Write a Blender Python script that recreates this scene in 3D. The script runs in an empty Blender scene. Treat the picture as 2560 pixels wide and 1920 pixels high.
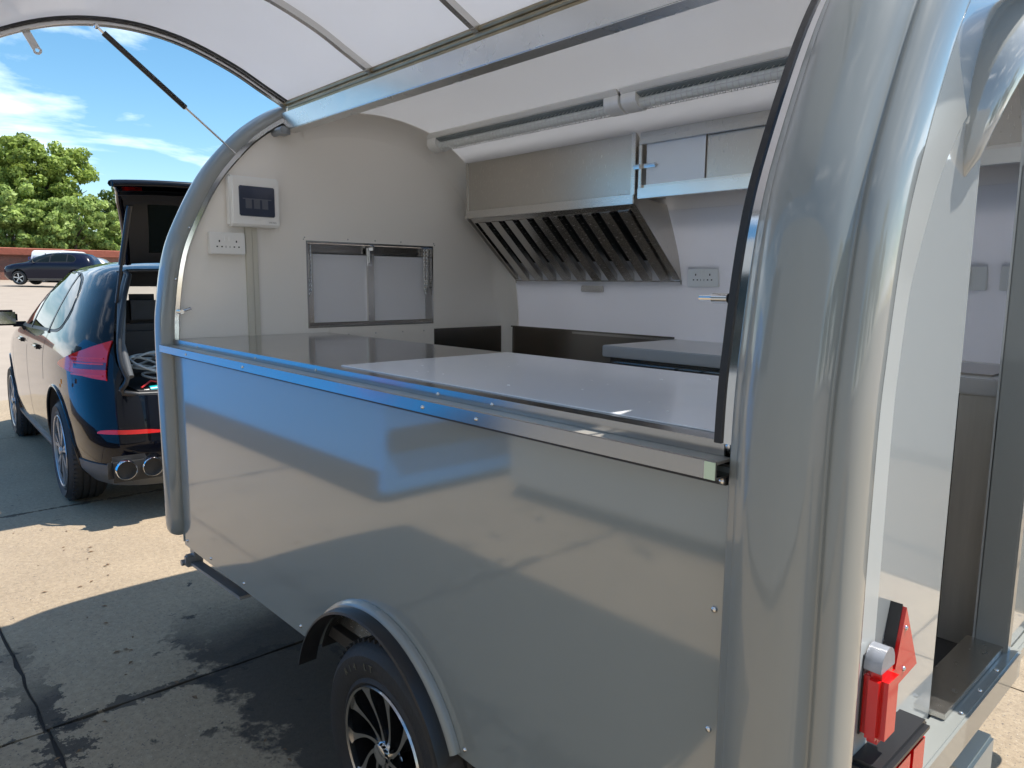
import bpy, bmesh, math, random
import numpy as np
from mathutils import Vector, Matrix
from mathutils.geometry import tessellate_polygon
random.seed(7); rng = np.random.default_rng(7)
S = bpy.context.scene
COL = S.collection
PI = math.pi
GZ = -0.03                                   # level of the concrete

# ------------------------------------------------------------------ camera
cd = bpy.data.cameras.new('camera'); cam = bpy.data.objects.new('camera', cd); COL.objects.link(cam)
cd.sensor_width = 36; cd.lens = 25.628; cd.clip_start = .02; cd.clip_end = 2000
R_ = Vector((0.67547342, 0.7373445, 0.00766501)); U_ = Vector((-0.10748172, 0.08816836, 0.99028987)); F_ = Vector((-0.72950898, 0.66973833, -0.13880644))
m = Matrix((R_, U_, -F_)).transposed().to_4x4(); m.translation = (3.32875, -1.05073, 1.60904)
cam.matrix_world = m
S.camera = cam

# ------------------------------------------------------------------ sun, sky, exposure
SUND = Vector((.27, .38, 1.0)).normalized()
sl = bpy.data.lights.new('sun', 'SUN'); sl.energy = 2.6; sl.angle = math.radians(.5); sl.color = (1, .955, .885)
so = bpy.data.objects.new('sun', sl); COL.objects.link(so)
so.rotation_euler = SUND.to_track_quat('Z', 'Y').to_euler(); so.location = (0, 0, 12)
W = bpy.data.worlds.new('World'); S.world = W; W.use_nodes = True
nt = W.node_tree; N = nt.nodes; L = nt.links
for n in list(N): N.remove(n)
out = N.new('ShaderNodeOutputWorld'); bg = N.new('ShaderNodeBackground'); sky = N.new('ShaderNodeTexSky')
sky.sky_type = 'NISHITA'; sky.sun_disc = False
sky.sun_elevation = math.asin(SUND.z); sky.sun_rotation = math.atan2(SUND.x, SUND.y); sky.air_density = 1.0; sky.dust_density = .35; sky.ozone_density = 2.2
tc = N.new('ShaderNodeTexCoord'); mp = N.new('ShaderNodeMapping'); mp.inputs['Scale'].default_value = (1.0, 1.3, 5.2); mp.inputs['Rotation'].default_value = (.0, .22, .3)
nz = N.new('ShaderNodeTexNoise'); nz.inputs['Scale'].default_value = 2.3; nz.inputs['Detail'].default_value = 9; nz.inputs['Roughness'].default_value = .56; nz.inputs['Distortion'].default_value = .35
cr = N.new('ShaderNodeValToRGB'); cr.color_ramp.elements[0].position = .53; cr.color_ramp.elements[1].position = .80
mx = N.new('ShaderNodeMix'); mx.data_type = 'RGBA'; mx.inputs['B'].default_value = (9.5, 9.8, 10.2, 1)
sx = N.new('ShaderNodeSeparateXYZ'); mr = N.new('ShaderNodeMapRange'); mr.inputs['From Min'].default_value = .0; mr.inputs['From Max'].default_value = .26; mr.inputs['To Min'].default_value = .34; mr.inputs['To Max'].default_value = 0
ad = N.new('ShaderNodeMath'); ad.operation = 'MULTIPLY_ADD'; ad.inputs[1].default_value = .32
hs = N.new('ShaderNodeHueSaturation'); hs.inputs['Hue'].default_value = .488; hs.inputs['Saturation'].default_value = 1.22; hs.inputs['Value'].default_value = .78
L.new(tc.outputs['Generated'], mp.inputs['Vector']); L.new(mp.outputs[0], nz.inputs['Vector'])
L.new(tc.outputs['Generated'], sx.inputs[0]); L.new(sx.outputs['Z'], mr.inputs['Value'])
L.new(mr.outputs[0], ad.inputs[0]); L.new(nz.outputs['Fac'], ad.inputs[2]); L.new(ad.outputs[0], cr.inputs[0])
L.new(sky.outputs[0], hs.inputs['Color']); L.new(hs.outputs[0], mx.inputs['A']); L.new(cr.outputs[0], mx.inputs['Factor'])
L.new(mx.outputs['Result'], bg.inputs[0]); L.new(bg.outputs[0], out.inputs[0]); bg.inputs[1].default_value = .088
S.view_settings.view_transform = 'Standard'; S.view_settings.look = 'None'; S.view_settings.gamma = 1; S.view_settings.use_curve_mapping = False
S.view_settings.exposure = 1.5
S.render.engine = 'CYCLES'; S.cycles.max_bounces = 10; S.cycles.diffuse_bounces = 5; S.cycles.glossy_bounces = 6; S.cycles.transmission_bounces = 8; S.cycles.transparent_max_bounces = 12
S.cycles.use_denoising = True; S.cycles.sample_clamp_indirect = 6

# ------------------------------------------------------------------ materials
def mat(name, col, rough=.5, metal=0, coat=0, bump=0, bscale=40, var=0, vscale=6, spec=.5, trans=0, stretch=None, rvar=0, coatr=.03, coatior=1.5, ior=1.5, world=False):
    M = bpy.data.materials.new(name); M.use_nodes = True
    n = M.node_tree.nodes; l = M.node_tree.links; b = n['Principled BSDF']
    b.inputs['Base Color'].default_value = (*col, 1); b.inputs['Roughness'].default_value = rough; b.inputs['Metallic'].default_value = metal
    b.inputs['Coat Weight'].default_value = coat; b.inputs['Coat Roughness'].default_value = coatr; b.inputs['Coat IOR'].default_value = coatior; b.inputs['Specular IOR Level'].default_value = spec
    b.inputs['Transmission Weight'].default_value = trans; b.inputs['IOR'].default_value = ior
    if bump or var or rvar:
        if world:
            t = n.new('ShaderNodeNewGeometry'); src = t.outputs['Position']
        else:
            t = n.new('ShaderNodeTexCoord'); src = t.outputs['Object']
        mpp = n.new('ShaderNodeMapping'); l.new(src, mpp.inputs[0])
        if stretch: mpp.inputs['Scale'].default_value = stretch
        if var:
            z = n.new('ShaderNodeTexNoise'); z.inputs['Scale'].default_value = vscale; z.inputs['Detail'].default_value = 5; l.new(mpp.outputs[0], z.inputs['Vector'])
            mm = n.new('ShaderNodeMix'); mm.data_type = 'RGBA'
            mm.inputs['A'].default_value = (*[c*(1-var) for c in col], 1); mm.inputs['B'].default_value = (*[min(1, c*(1+var)) for c in col], 1)
            l.new(z.outputs['Fac'], mm.inputs['Factor']); l.new(mm.outputs['Result'], b.inputs['Base Color'])
        if bump:
            z = n.new('ShaderNodeTexNoise'); z.inputs['Scale'].default_value = bscale; z.inputs['Detail'].default_value = 4; l.new(mpp.outputs[0], z.inputs['Vector'])
            bb = n.new('ShaderNodeBump'); bb.inputs['Strength'].default_value = bump; bb.inputs['Distance'].default_value = .0012 if metal or coat or name.endswith('paint') or rough < .35 else .01
            l.new(z.outputs['Fac'], bb.inputs['Height']); l.new(bb.outputs[0], b.inputs['Normal'])
        if rvar:
            z = n.new('ShaderNodeTexNoise'); z.inputs['Scale'].default_value = bscale; z.inputs['Detail'].default_value = 4; l.new(mpp.outputs[0], z.inputs['Vector'])
            q = n.new('ShaderNodeMapRange'); q.inputs['To Min'].default_value = max(.02, rough-rvar); q.inputs['To Max'].default_value = rough+rvar
            l.new(z.outputs['Fac'], q.inputs[0]); l.new(q.outputs[0], b.inputs['Roughness'])
    return M
M = {}
M['paint'] = mat('grey_gloss_paint', (.235, .26, .255), .4, 0, 1.0, bump=.35, bscale=.9, spec=.3, coatr=.065, coatior=2.0)
M['gel'] = mat('grey_gelcoat', (.25, .26, .245), .3, 0, 1.0, bump=.04, bscale=2, spec=.4, coatr=.05)
M['flange'] = mat('pale_grey_satin', (.52, .53, .51), .35, bump=.01, bscale=3)
M['rearpaint'] = mat('pale_grey_gloss', (.44, .455, .445), .10, 0, 1.0, bump=.01, bscale=3, spec=.5, coatior=2.1)
M['cream'] = mat('cream_gelcoat', (.92, .88, .82), .22, 0, .25, var=.03, vscale=2, bump=.05, bscale=3)
M['white'] = mat('white_film_panel', (.80, .80, .83), .16, 0, .3, var=.02, vscale=1.5, bump=.02, bscale=2)
M['lid'] = mat('white_lid_lining', (.86, .85, .87), .20, 0, .3, var=.05, vscale=2.5, bump=.05, bscale=3)
M['steel'] = mat('brushed_steel', (.62, .595, .56), .25, 1, bump=.02, bscale=30, stretch=(1, 1, 14), rvar=.07)
M['steelh'] = mat('brushed_steel_sheet', (.54, .51, .465), .30, 1, bump=.08, bscale=24, stretch=(14, 14, 1), rvar=.08)
M['topsteel'] = mat('worktop_steel', (.64, .63, .61), .3, .55, bump=.03, bscale=8)
M['railsteel'] = mat('rail_steel', (.46, .45, .44), .18, 1, bump=.05, bscale=8, rvar=.05)
M['satin'] = mat('satin_steel', (.56, .52, .45), .34, .45, bump=.05, bscale=12, stretch=(14, 14, 1), var=.25, vscale=2.2)
M['steeltop'] = mat('polished_steel_top', (.44, .43, .42), .13, 1, bump=.05, bscale=3.5, rvar=.05)
M['steeldark'] = mat('dark_mirror_steel', (.30, .28, .26), .22, 1, bump=.03, bscale=3)
M['filmed'] = mat('film_covered_aluminium', (.75, .75, .75), .45, .7, bump=.12, bscale=60, stretch=(1, 1, 1))
M['alu'] = mat('aluminium_profile', (.66, .66, .64), .26, 1, bump=.03, bscale=10, var=.06, vscale=8, rvar=.06)
M['brass'] = mat('dirty_hinge_metal', (.30, .25, .16), .4, .9, var=.4, vscale=9)
M['wire'] = mat('bright_wire', (.8, .8, .8), .35, .6)
M['chrome'] = mat('polished_trim', (.72, .72, .72), .09, 1, bump=.03, bscale=20)
M['board'] = mat('white_board', (.93, .94, .97), .16, 0, .25, var=.02, bump=.01, bscale=3)
M['rubber'] = mat('black_rubber', (.018, .018, .02), .45, bump=.1, bscale=60)
M['black'] = mat('black_plastic', (.02, .02, .022), .3, bump=.05, bscale=80)
M['blackmat'] = mat('matt_black_lining', (.012, .012, .013), .8)
M['tyre'] = mat('tyre_rubber', (.024, .024, .025), .62, bump=.15, bscale=120, var=.2, vscale=30)
M['tyretext'] = mat('tyre_lettering', (.10, .095, .07), .7)
M['plast'] = mat('white_plastic', (.90, .895, .87), .3, coat=.2, bump=.02, bscale=90)
M['trunk'] = mat('cream_plastic', (.66, .63, .54), .4)
M['smoke'] = mat('smoked_cover', (.045, .055, .09), .08, coat=.5)
M['grey'] = mat('grey_print', (.35, .36, .38), .5)
M['dimgrey'] = mat('breaker_grey', (.10, .11, .14), .3)
M['diff'] = mat('frosted_tube', (.85, .88, .86), .35)
M['reflgrey'] = mat('lamp_reflector', (.22, .25, .26), .4, .3)
M['dust'] = mat('dusty_ledge', (.50, .46, .40), .42, .6, var=.25, vscale=14, bump=.1, bscale=60)
M['tape'] = mat('pale_green_tape', (.62, .72, .52), .5)
M['redlens'] = mat('red_lens', (.60, .006, .006), .2, coat=.4, bump=.2, bscale=140, spec=.5)
M['clearlens'] = mat('clear_lens', (.45, .47, .52), .15, trans=.5, bump=.3, bscale=90)
M['galv'] = mat('galvanised_steel', (.34, .36, .38), .45, .8, var=.2, vscale=14)
M['rim'] = mat('diamond_cut_alloy', (.55, .54, .53), .22, 1, bump=.02, bscale=60)
M['rimb'] = mat('gloss_black_alloy', (.012, .012, .013), .12, coat=.6)
M['rimg'] = mat('grey_alloy', (.42, .43, .45), .3, .75)
M['checker'] = mat('dark_floor_plate', (.10, .095, .09), .4, .5, bump=.3, bscale=50)
M['carp'] = mat('midnight_blue_car_paint', (.003, .0035, .007), .2, 0, 1.0, spec=.08, coatr=.02, coatior=1.34)
M['carglass'] = mat('dark_tinted_glass', (.008, .011, .010), .02, 0, 0, spec=.35)
M['clearglass'] = mat('clear_glass', (.8, .86, .84), .02, trans=1.0, ior=1.05)
M['carblack'] = mat('satin_black_trim', (.02, .02, .021), .42)
M['cargrey'] = mat('grey_bumper_plastic', (.085, .09, .095), .5, bump=.08, bscale=150)
M['carred'] = mat('tail_light_red', (.75, .012, .010), .07, 0, .5)
M['carreddark'] = mat('tail_light_dark', (.10, .004, .02), .07, 0, 1.0)
M['carredbr'] = mat('tail_light_bar', (.85, .02, .01), .2, 0, .6)
M['orange'] = mat('orange_sticker', (.75, .28, .04), .5)
M['seat'] = mat('black_leather', (.016, .016, .017), .5, bump=.1, bscale=50)
M['trunklin'] = mat('boot_lining', (.03, .03, .032), .8, bump=.2, bscale=90)
M['teal'] = mat('teal_tool_plastic', (.0, .33, .36), .35)
M['yellow'] = mat('yellow_orange_cloth', (.75, .38, .03), .7)
M['cable'] = mat('pale_grey_cable', (.45, .47, .46), .5)
M['redcable'] = mat('red_cable', (.55, .02, .02), .4)
M['whitebag'] = mat('white_bag', (.6, .62, .66), .6)
M['vanw'] = mat('white_van_paint', (.72, .73, .74), .2, coat=.5)
M['vanb'] = mat('sky_blue_van_paint', (.03, .36, .95), .45, coat=.1)
M['vang'] = mat('beige_grey_van_paint', (.36, .365, .36), .5, coat=.1, var=.06)
M['blueprint'] = mat('blue_lettering', (.03, .12, .45), .5)
M['silver'] = mat('silver_car_paint', (.45, .48, .52), .25, .6, coat=.7)
M['greycar'] = mat('dark_grey_car_paint', (.05, .06, .065), .2, .3, coat=.8)
M['darkblue'] = mat('dark_blue_car_paint', (.006, .008, .022), .2, 0, coat=.8, spec=.1, coatior=1.35)
M['silverrim'] = mat('silver_alloy', (.6, .6, .6), .35, .6)
M['deadleaf'] = mat('dead_leaf', (.17, .10, .05), .8, var=.5, vscale=3)
M['bark'] = mat('bark', (.09, .07, .05), .9, bump=.5, bscale=12)

def grp(src, name, t, col):
    X = M[src].copy(); X.name = name; n = X.node_tree.nodes; l = X.node_tree.links; b = n['Principled BSDF']
    tr = n.new('ShaderNodeBsdfTranslucent'); tr.inputs[0].default_value = (*col, 1); ms = n.new('ShaderNodeMixShader'); ms.inputs[0].default_value = t
    l.new(b.outputs[0], ms.inputs[1]); l.new(tr.outputs[0], ms.inputs[2]); l.new(ms.outputs[0], n['Material Output'].inputs[0]); M[name] = X
grp('gel', 'grp_skin', .66, (.95, .94, .92)); grp('lid', 'grp_lining', .56, (.93, .94, .98)); grp('gel', 'grp_roof', .70, (.96, .95, .93)); grp('white', 'grp_ceiling', .42, (.96, .95, .95))
grp('white', 'grp_wall', .36, (.93, .94, 1))
def leafmat(name, c1, c2):
    X = bpy.data.materials.new(name); X.use_nodes = True; n = X.node_tree.nodes; l = X.node_tree.links; b = n['Principled BSDF']
    a = n.new('ShaderNodeAttribute'); a.attribute_name = 'tint'
    mm = n.new('ShaderNodeMix'); mm.data_type = 'RGBA'; mm.inputs['A'].default_value = (*c1, 1); mm.inputs['B'].default_value = (*c2, 1)
    l.new(a.outputs['Fac'], mm.inputs['Factor']); l.new(mm.outputs['Result'], b.inputs['Base Color'])
    b.inputs['Roughness'].default_value = .5; b.inputs['Specular IOR Level'].default_value = .3
    tr = n.new('ShaderNodeBsdfTranslucent'); ms = n.new('ShaderNodeMixShader'); ms.inputs[0].default_value = .35
    l.new(mm.outputs['Result'], tr.inputs[0]); l.new(b.outputs[0], ms.inputs[1]); l.new(tr.outputs[0], ms.inputs[2]); l.new(ms.outputs[0], n['Material Output'].inputs[0])
    return X
M['leafa'] = leafmat('mid_green_leaves', (.055, .10, .015), (.44, .55, .12))
M['leafb'] = leafmat('fresh_green_leaves', (.10, .17, .03), (.52, .64, .19))
M['leafc'] = leafmat('dark_green_leaves', (.05, .095, .018), (.22, .29, .07))

def concrete():
    X = bpy.data.materials.new('stained_concrete'); X.use_nodes = True; n = X.node_tree.nodes; l = X.node_tree.links; b = n['Principled BSDF']
    g = n.new('ShaderNodeNewGeometry'); P = g.outputs['Position']
    def noise(sc, det=6, ro=.6, dist=0):
        z = n.new('ShaderNodeTexNoise'); z.inputs['Scale'].default_value = sc; z.inputs['Detail'].default_value = det; z.inputs['Roughness'].default_value = ro; z.inputs['Distortion'].default_value = dist; l.new(P, z.inputs['Vector']); return z.outputs['Fac']
    def ramp(v, a, c, ca=(0, 0, 0), cb=(1, 1, 1)):
        r = n.new('ShaderNodeValToRGB'); r.color_ramp.elements[0].position = a; r.color_ramp.elements[1].position = c; r.color_ramp.elements[0].color = (*ca, 1); r.color_ramp.elements[1].color = (*cb, 1); l.new(v, r.inputs[0]); return r.outputs[0]
    def mix(a, c, f, mode='MIX'):
        q = n.new('ShaderNodeMix'); q.data_type = 'RGBA'; q.blend_type = mode
        for s, v in (('A', a), ('B', c), ('Factor', f)):
            if isinstance(v, (tuple, float)): q.inputs[s].default_value = (*v, 1) if isinstance(v, tuple) else v
            else: l.new(v, q.inputs[s])
        return q.outputs['Result']
    def math_(op, a, c):
        q = n.new('ShaderNodeMath'); q.operation = op
        for i, v in enumerate((a, c)):
            if isinstance(v, float): q.inputs[i].default_value = v
            else: l.new(v, q.inputs[i])
        return q.outputs[0]
    base = ramp(noise(1.1, 5), .3, .7, (.27, .205, .135), (.39, .298, .195))
    col = mix(base, ramp(noise(38, 8, .75), .32, .68, (.165, .122, .08), (.50, .395, .27)), .42)
    col = mix(col, (.15, .12, .10), ramp(noise(95, 3, .6), .60, .68))
    col = mix(col, (.62, .58, .50), ramp(noise(130, 2), .69, .74))
    col = mix(col, (.06, .05, .042), ramp(noise(7.5, 6, .7, .4), .655, .70))
    # dirt that gathers along the joints and the wet run beside the trailer, with ragged outlines
    sp = n.new('ShaderNodeSeparateXYZ'); l.new(P, sp.inputs[0]); X_, Y_ = sp.outputs[0], sp.outputs[1]
    nn = noise(7, 9, .72); nn2 = noise(2.1, 4, .6)
    def band(coord, c, w, amp):
        d = math_('ABSOLUTE', math_('SUBTRACT', coord, c), 0.0)
        d = math_('ADD', d, math_('MULTIPLY', math_('SUBTRACT', nn, .5), -amp))
        return ramp(math_('DIVIDE', d, w), .80, 1.05, (1, 1, 1), (0, 0, 0))
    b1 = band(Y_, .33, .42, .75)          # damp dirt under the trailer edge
    b2 = band(Y_, -.63, .07, .62)        # along the long joint
    b3 = band(X_, .37, .03, .42)         # along the cross joint
    b4 = band(X_, -2.63, .02, .2)
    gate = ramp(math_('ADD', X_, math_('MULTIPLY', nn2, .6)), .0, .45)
    gate2 = ramp(math_('ADD', math_('MULTIPLY', X_, .25), math_('MULTIPLY', nn2, .5)), .1, .3)
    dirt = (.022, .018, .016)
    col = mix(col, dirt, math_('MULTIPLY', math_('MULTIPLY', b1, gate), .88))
    col = mix(col, dirt, math_('MULTIPLY', math_('MULTIPLY', b2, gate2), .85))
    col = mix(col, dirt, math_('MULTIPLY', b3, .8)); col = mix(col, dirt, math_('MULTIPLY', b4, .7))
    spot = ramp(noise(3.4, 9, .62, .25), .615, .64)
    near = ramp(math_('ABSOLUTE', math_('SUBTRACT', X_, .2), 0.0), .55, .8, (1, 1, 1), (0, 0, 0))
    col = mix(col, dirt, math_('MULTIPLY', math_('MULTIPLY', spot, near), .85))
    l.new(col, b.inputs['Base Color']); b.inputs['Roughness'].default_value = .85
    bm_ = n.new('ShaderNodeBump'); bm_.inputs['Strength'].default_value = .7; bm_.inputs['Distance'].default_value = .012
    l.new(math_('ADD', noise(45, 9, .75), math_('MULTIPLY', noise(6, 4), .6)), bm_.inputs['Height']); l.new(bm_.outputs[0], b.inputs['Normal'])
    return X
M['concrete'] = concrete()
M['asphalt'] = mat('pinkish_car_park_surface', (.33, .27, .215), .9, var=.14, vscale=1.5, bump=.3, bscale=60, world=True)
M['joint'] = mat('joint_dirt', (.05, .04, .035), .95, bump=.5, bscale=30, world=True)
def brickmat():
    X = bpy.data.materials.new('red_brick'); X.use_nodes = True; n = X.node_tree.nodes; l = X.node_tree.links; b = n['Principled BSDF']
    t = n.new('ShaderNodeTexCoord'); mpp = n.new('ShaderNodeMapping'); mpp.inputs['Rotation'].default_value = (0, PI/2, 0)
    r = n.new('ShaderNodeTexBrick'); r.inputs['Scale'].default_value = 4.4; r.inputs['Color1'].default_value = (.27, .095, .06, 1); r.inputs['Color2'].default_value = (.17, .07, .05, 1); r.inputs['Mortar'].default_value = (.25, .2, .17, 1)
    sp = n.new('ShaderNodeSeparateXYZ'); cb = n.new('ShaderNodeCombineXYZ')
    l.new(t.outputs['Object'], sp.inputs[0]); l.new(sp.outputs[1], cb.inputs[0]); l.new(sp.outputs[2], cb.inputs[1]); l.new(cb.outputs[0], r.inputs['Vector']); l.new(r.outputs[0], b.inputs['Base Color']); b.inputs['Roughness'].default_value = .9
    return X
M['brick'] = brickmat()
M['tile'] = mat('red_clay_coping', (.36, .12, .075), .85, var=.35, vscale=5, bump=.4, bscale=20)

# ------------------------------------------------------------------ mesh helpers
def finish(name, verts, faces, material, parent=None, smooth=35, mats=None, fm=None, origin=None):
    """mesh in the parent's frame; the object's origin goes to the middle of its geometry"""
    V = np.array(verts, dtype=float)
    c = np.array(origin) if origin is not None else (V.min(0)+V.max(0))/2
    me = bpy.data.meshes.new(name)
    me.from_pydata((V-c).tolist(), [], faces)
    for x in (mats or [material]): me.materials.append(x if not isinstance(x, str) else M[x])
    if fm: me.polygons.foreach_set('material_index', fm)
    if smooth:
        me.polygons.foreach_set('use_smooth', [True]*len(me.polygons)); me.set_sharp_from_angle(angle=math.radians(smooth))
    me.update()
    o = bpy.data.objects.new(name, me); COL.objects.link(o); o.location = c
    if parent is not None:
        o.parent = parent
        rl = parent.get('_c')
        if rl is not None: o.location = c-np.array(rl)
    o['_c'] = c.tolist()
    return o
class MB:
    def __init__(s): s.v = []; s.f = []
    def add(s, v, f):
        k = len(s.v); s.v += [tuple(p) for p in v]; s.f += [tuple(i+k for i in q) for q in f]; return s
    def box(s, a, b, bev=0, rot=None, about=None):
        bm = bmesh.new(); bmesh.ops.create_cube(bm, size=1)
        a = Vector(a); b = Vector(b); sz = b-a
        for v in bm.verts: v.co = Vector((v.co.x*sz.x, v.co.y*sz.y, v.co.z*sz.z))+(a+b)/2
        if bev: bmesh.ops.bevel(bm, geom=bm.edges[:], offset=bev, segments=2, affect='EDGES')
        if rot is not None:
            ab = Vector(about) if about is not None else (a+b)/2
            for v in bm.verts: v.co = rot @ (v.co-ab)+ab
        s.bm(bm); return s
    def bm(s, bm):
        bm.verts.ensure_lookup_table(); bm.verts.index_update()
        s.add([v.co[:] for v in bm.verts], [[v.index for v in f.verts] for f in bm.faces]); bm.free(); return s
    def tube(s, pts, r, seg=8, closed=False, caps=True, sect=None):
        pts = [Vector(p) for p in pts]; n = len(pts); T = []
        for i in range(n):
            a = pts[(i-1) % n] if (closed or i > 0) else pts[i]; b = pts[(i+1) % n] if (closed or i < n-1) else pts[i]
            T.append((b-a).normalized())
        up = Vector((0, 0, 1)) if abs(T[0].z) < .9 else Vector((1, 0, 0))
        u = T[0].cross(up).normalized(); base = len(s.v); rr = r if isinstance(r, (list, tuple)) else [r]*n
        sc = sect or [(math.cos(2*PI*k/seg), math.sin(2*PI*k/seg)) for k in range(seg)]; seg = len(sc)
        for i in range(n):
            u = (u-T[i]*u.dot(T[i])).normalized(); w = T[i].cross(u)
            for cx, cy in sc: s.v.append(tuple(pts[i]+u*cx*rr[i]+w*cy*rr[i]))
        for i in range(n if closed else n-1):
            for k in range(seg):
                a = base+i*seg+k; b = base+i*seg+(k+1) % seg; j = (i+1) % n
                s.f.append((a, b, base+j*seg+(k+1) % seg, base+j*seg+k))
        if caps and not closed:
            s.f.append(tuple(base+k for k in reversed(range(seg)))); s.f.append(tuple(base+(n-1)*seg+k for k in range(seg)))
        return s
    def cyl(s, a, b, r, seg=16, r2=None):
        return s.tube([a, b], [r, r2 if r2 is not None else r], seg)
    def lathe(s, prof, seg=48, axis='y', c=(0, 0, 0), closed=False):
        base = len(s.v); n = len(prof)
        for k in range(seg):
            t = 2*PI*k/seg
            for r, h in prof:
                if axis == 'y': s.v.append((c[0]+r*math.cos(t), c[1]+h, c[2]+r*math.sin(t)))
                elif axis == 'x': s.v.append((c[0]+h, c[1]+r*math.cos(t), c[2]+r*math.sin(t)))
                else: s.v.append((c[0]+r*math.cos(t), c[1]+r*math.sin(t), c[2]+h))
        for k in range(seg):
            for i in range(n if closed else n-1):
                j = (i+1) % n; kk = (k+1) % seg
                s.f.append((base+k*n+i, base+k*n+j, base+kk*n+j, base+kk*n+i))
        return s
    def prism(s, outer, holes, f0, f1):
        """polygon in 2D (u,v) with holes, extruded from f0(u,v) to f1(u,v)"""
        loops = [outer]+list(holes); flat = [p for lp in loops for p in lp]
        tris = tessellate_polygon([[Vector((p[0], p[1], 0)) for p in lp] for lp in loops])
        n = len(flat); v = [f0(*p) for p in flat]+[f1(*p) for p in flat]
        f = [tuple(t) for t in tris]+[tuple(i+n for i in reversed(t)) for t in tris]
        k = 0
        for lp in loops:
            q = len(lp)
            for i in range(q): j = (i+1) % q; f.append((k+i, k+j, k+j+n, k+i+n))
            k += q
        return s.add(v, f)
    def grid(s, rows):
        n = len(rows[0]); base = len(s.v)
        for r in rows: s.v += [tuple(p) for p in r]
        for i in range(len(rows)-1):
            for j in range(n-1): s.f.append((base+i*n+j, base+i*n+j+1, base+(i+1)*n+j+1, base+(i+1)*n+j))
        return s
    def build(s, name, material, parent=None, **k):
        bm = None
        o = finish(name, s.v, s.f, material, parent, **k)
        if not k.get('fm'):
            b = bmesh.new(); b.from_mesh(o.data); bmesh.ops.recalc_face_normals(b, faces=b.faces); b.to_mesh(o.data); b.free()
        return o
def root(name, loc, label, cat, group=None, rot=0):
    o = bpy.data.objects.new(name, None); COL.objects.link(o); o.location = loc; o.rotation_euler = (0, 0, rot); o.empty_display_size = .2
    o['label'] = label; o['category'] = cat
    if group: o['group'] = group
    return o
def troot(name, loc, *a, **k):      # children given in world coordinates
    o = root(name, loc, *a, **k); o['_c'] = list(loc); return o
def tag(o, label, cat, group=None):
    o['label'] = label; o['category'] = cat
    if group: o['group'] = group
    return o
def cat_rom(P, n):
    P = np.array(P, float); Q = np.vstack([2*P[0]-P[1], P, 2*P[-1]-P[-2]]); out = []
    for i in range(1, len(Q)-2):
        for k in range(n):
            t = k/n; a, b, c, d = Q[i-1:i+3]
            out.append(.5*((2*b)+(-a+c)*t+(2*a-5*b+4*c-d)*t*t+(-a+3*b-3*c+d)*t**3))
    out.append(Q[-2]); return np.array(out)
def textobj(name, txt, size, mw, material, parent=None, depth=.001, align='CENTER'):
    cu = bpy.data.curves.new(name, 'FONT'); cu.body = txt; cu.size = size; cu.extrude = depth; cu.align_x = align; cu.align_y = 'CENTER'
    t = bpy.data.objects.new(name, cu); COL.objects.link(t)
    me = bpy.data.meshes.new_from_object(t.evaluated_get(bpy.context.evaluated_depsgraph_get()))
    bpy.data.objects.remove(t); v = [tuple(mw @ x.co) for x in me.vertices]; f = [tuple(p.vertices) for p in me.polygons]
    bpy.data.meshes.remove(me)
    return finish(name, v, f, material, parent, smooth=0)

# ------------------------------------------------------------------ ground
def struct(o): o['kind'] = 'structure'; return o
g = MB(); xs = [70, 9, -8, -20, -34, -48, -60, -75, -200]
def gz(x): return (-.046 if x > -8 else -.03+.0324*(-8-max(x, -62)))-.0
rows = [[(x, y, gz(x)-(0 if x > -8.01 else 0)) for y in (-90, -20, 0, 20, 90)] for x in xs]
rows = [[(x, y, -.046 if x >= -8 else -.046+.0324*(-8-max(x, -62))) for y in (-90, -20, 0, 20, 90)] for x in xs]
ground = struct(g.grid(rows).build('ground', 'asphalt', smooth=60))
XL = [-8.63, -5.63, -2.63, .37, 3.37, 6.37, 9.37]; YL = [-9.63, -6.63, -3.63, -.63, 2.37, 5.37, 8.37]
jb = MB().add([(-8.63, -9.63, -.0425), (9.37, -9.63, -.0425), (9.37, 8.37, -.0425), (-8.63, 8.37, -.0425)], [(0, 1, 2, 3)])
jo = jb.build('joint_filling', 'joint', ground, smooth=0); jo.location = Vector(jo['_c'])-Vector(ground['_c'])
def wob(n, seed):
    r = random.Random(seed); return [r.uniform(-.006, .006) for _ in range(n)]
for i in range(6):
    for j in range(6):
        a, b, c, d = XL[i], XL[i+1], YL[j], YL[j+1]; K = 30; e = .007; lp = []
        sd = i*11+j*97
        for k in range(K): lp.append((a+(b-a)*k/K, c+e+wob(K, sd)[k]))
        for k in range(K): lp.append((b-e+wob(K, sd+1)[k], c+(d-c)*k/K))
        for k in range(K): lp.append((b-(b-a)*k/K, d-e+wob(K, sd+2)[k]))
        for k in range(K): lp.append((a+e+wob(K, sd+3)[k], d-(d-c)*k/K))
        mb = MB(); mb.prism(lp, [], lambda u, v: (u, v, GZ-.0005*(i+j) % .001), lambda u, v: (u, v, -.06))
        mb.build('concrete_slab', 'concrete', ground, smooth=0)

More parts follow.
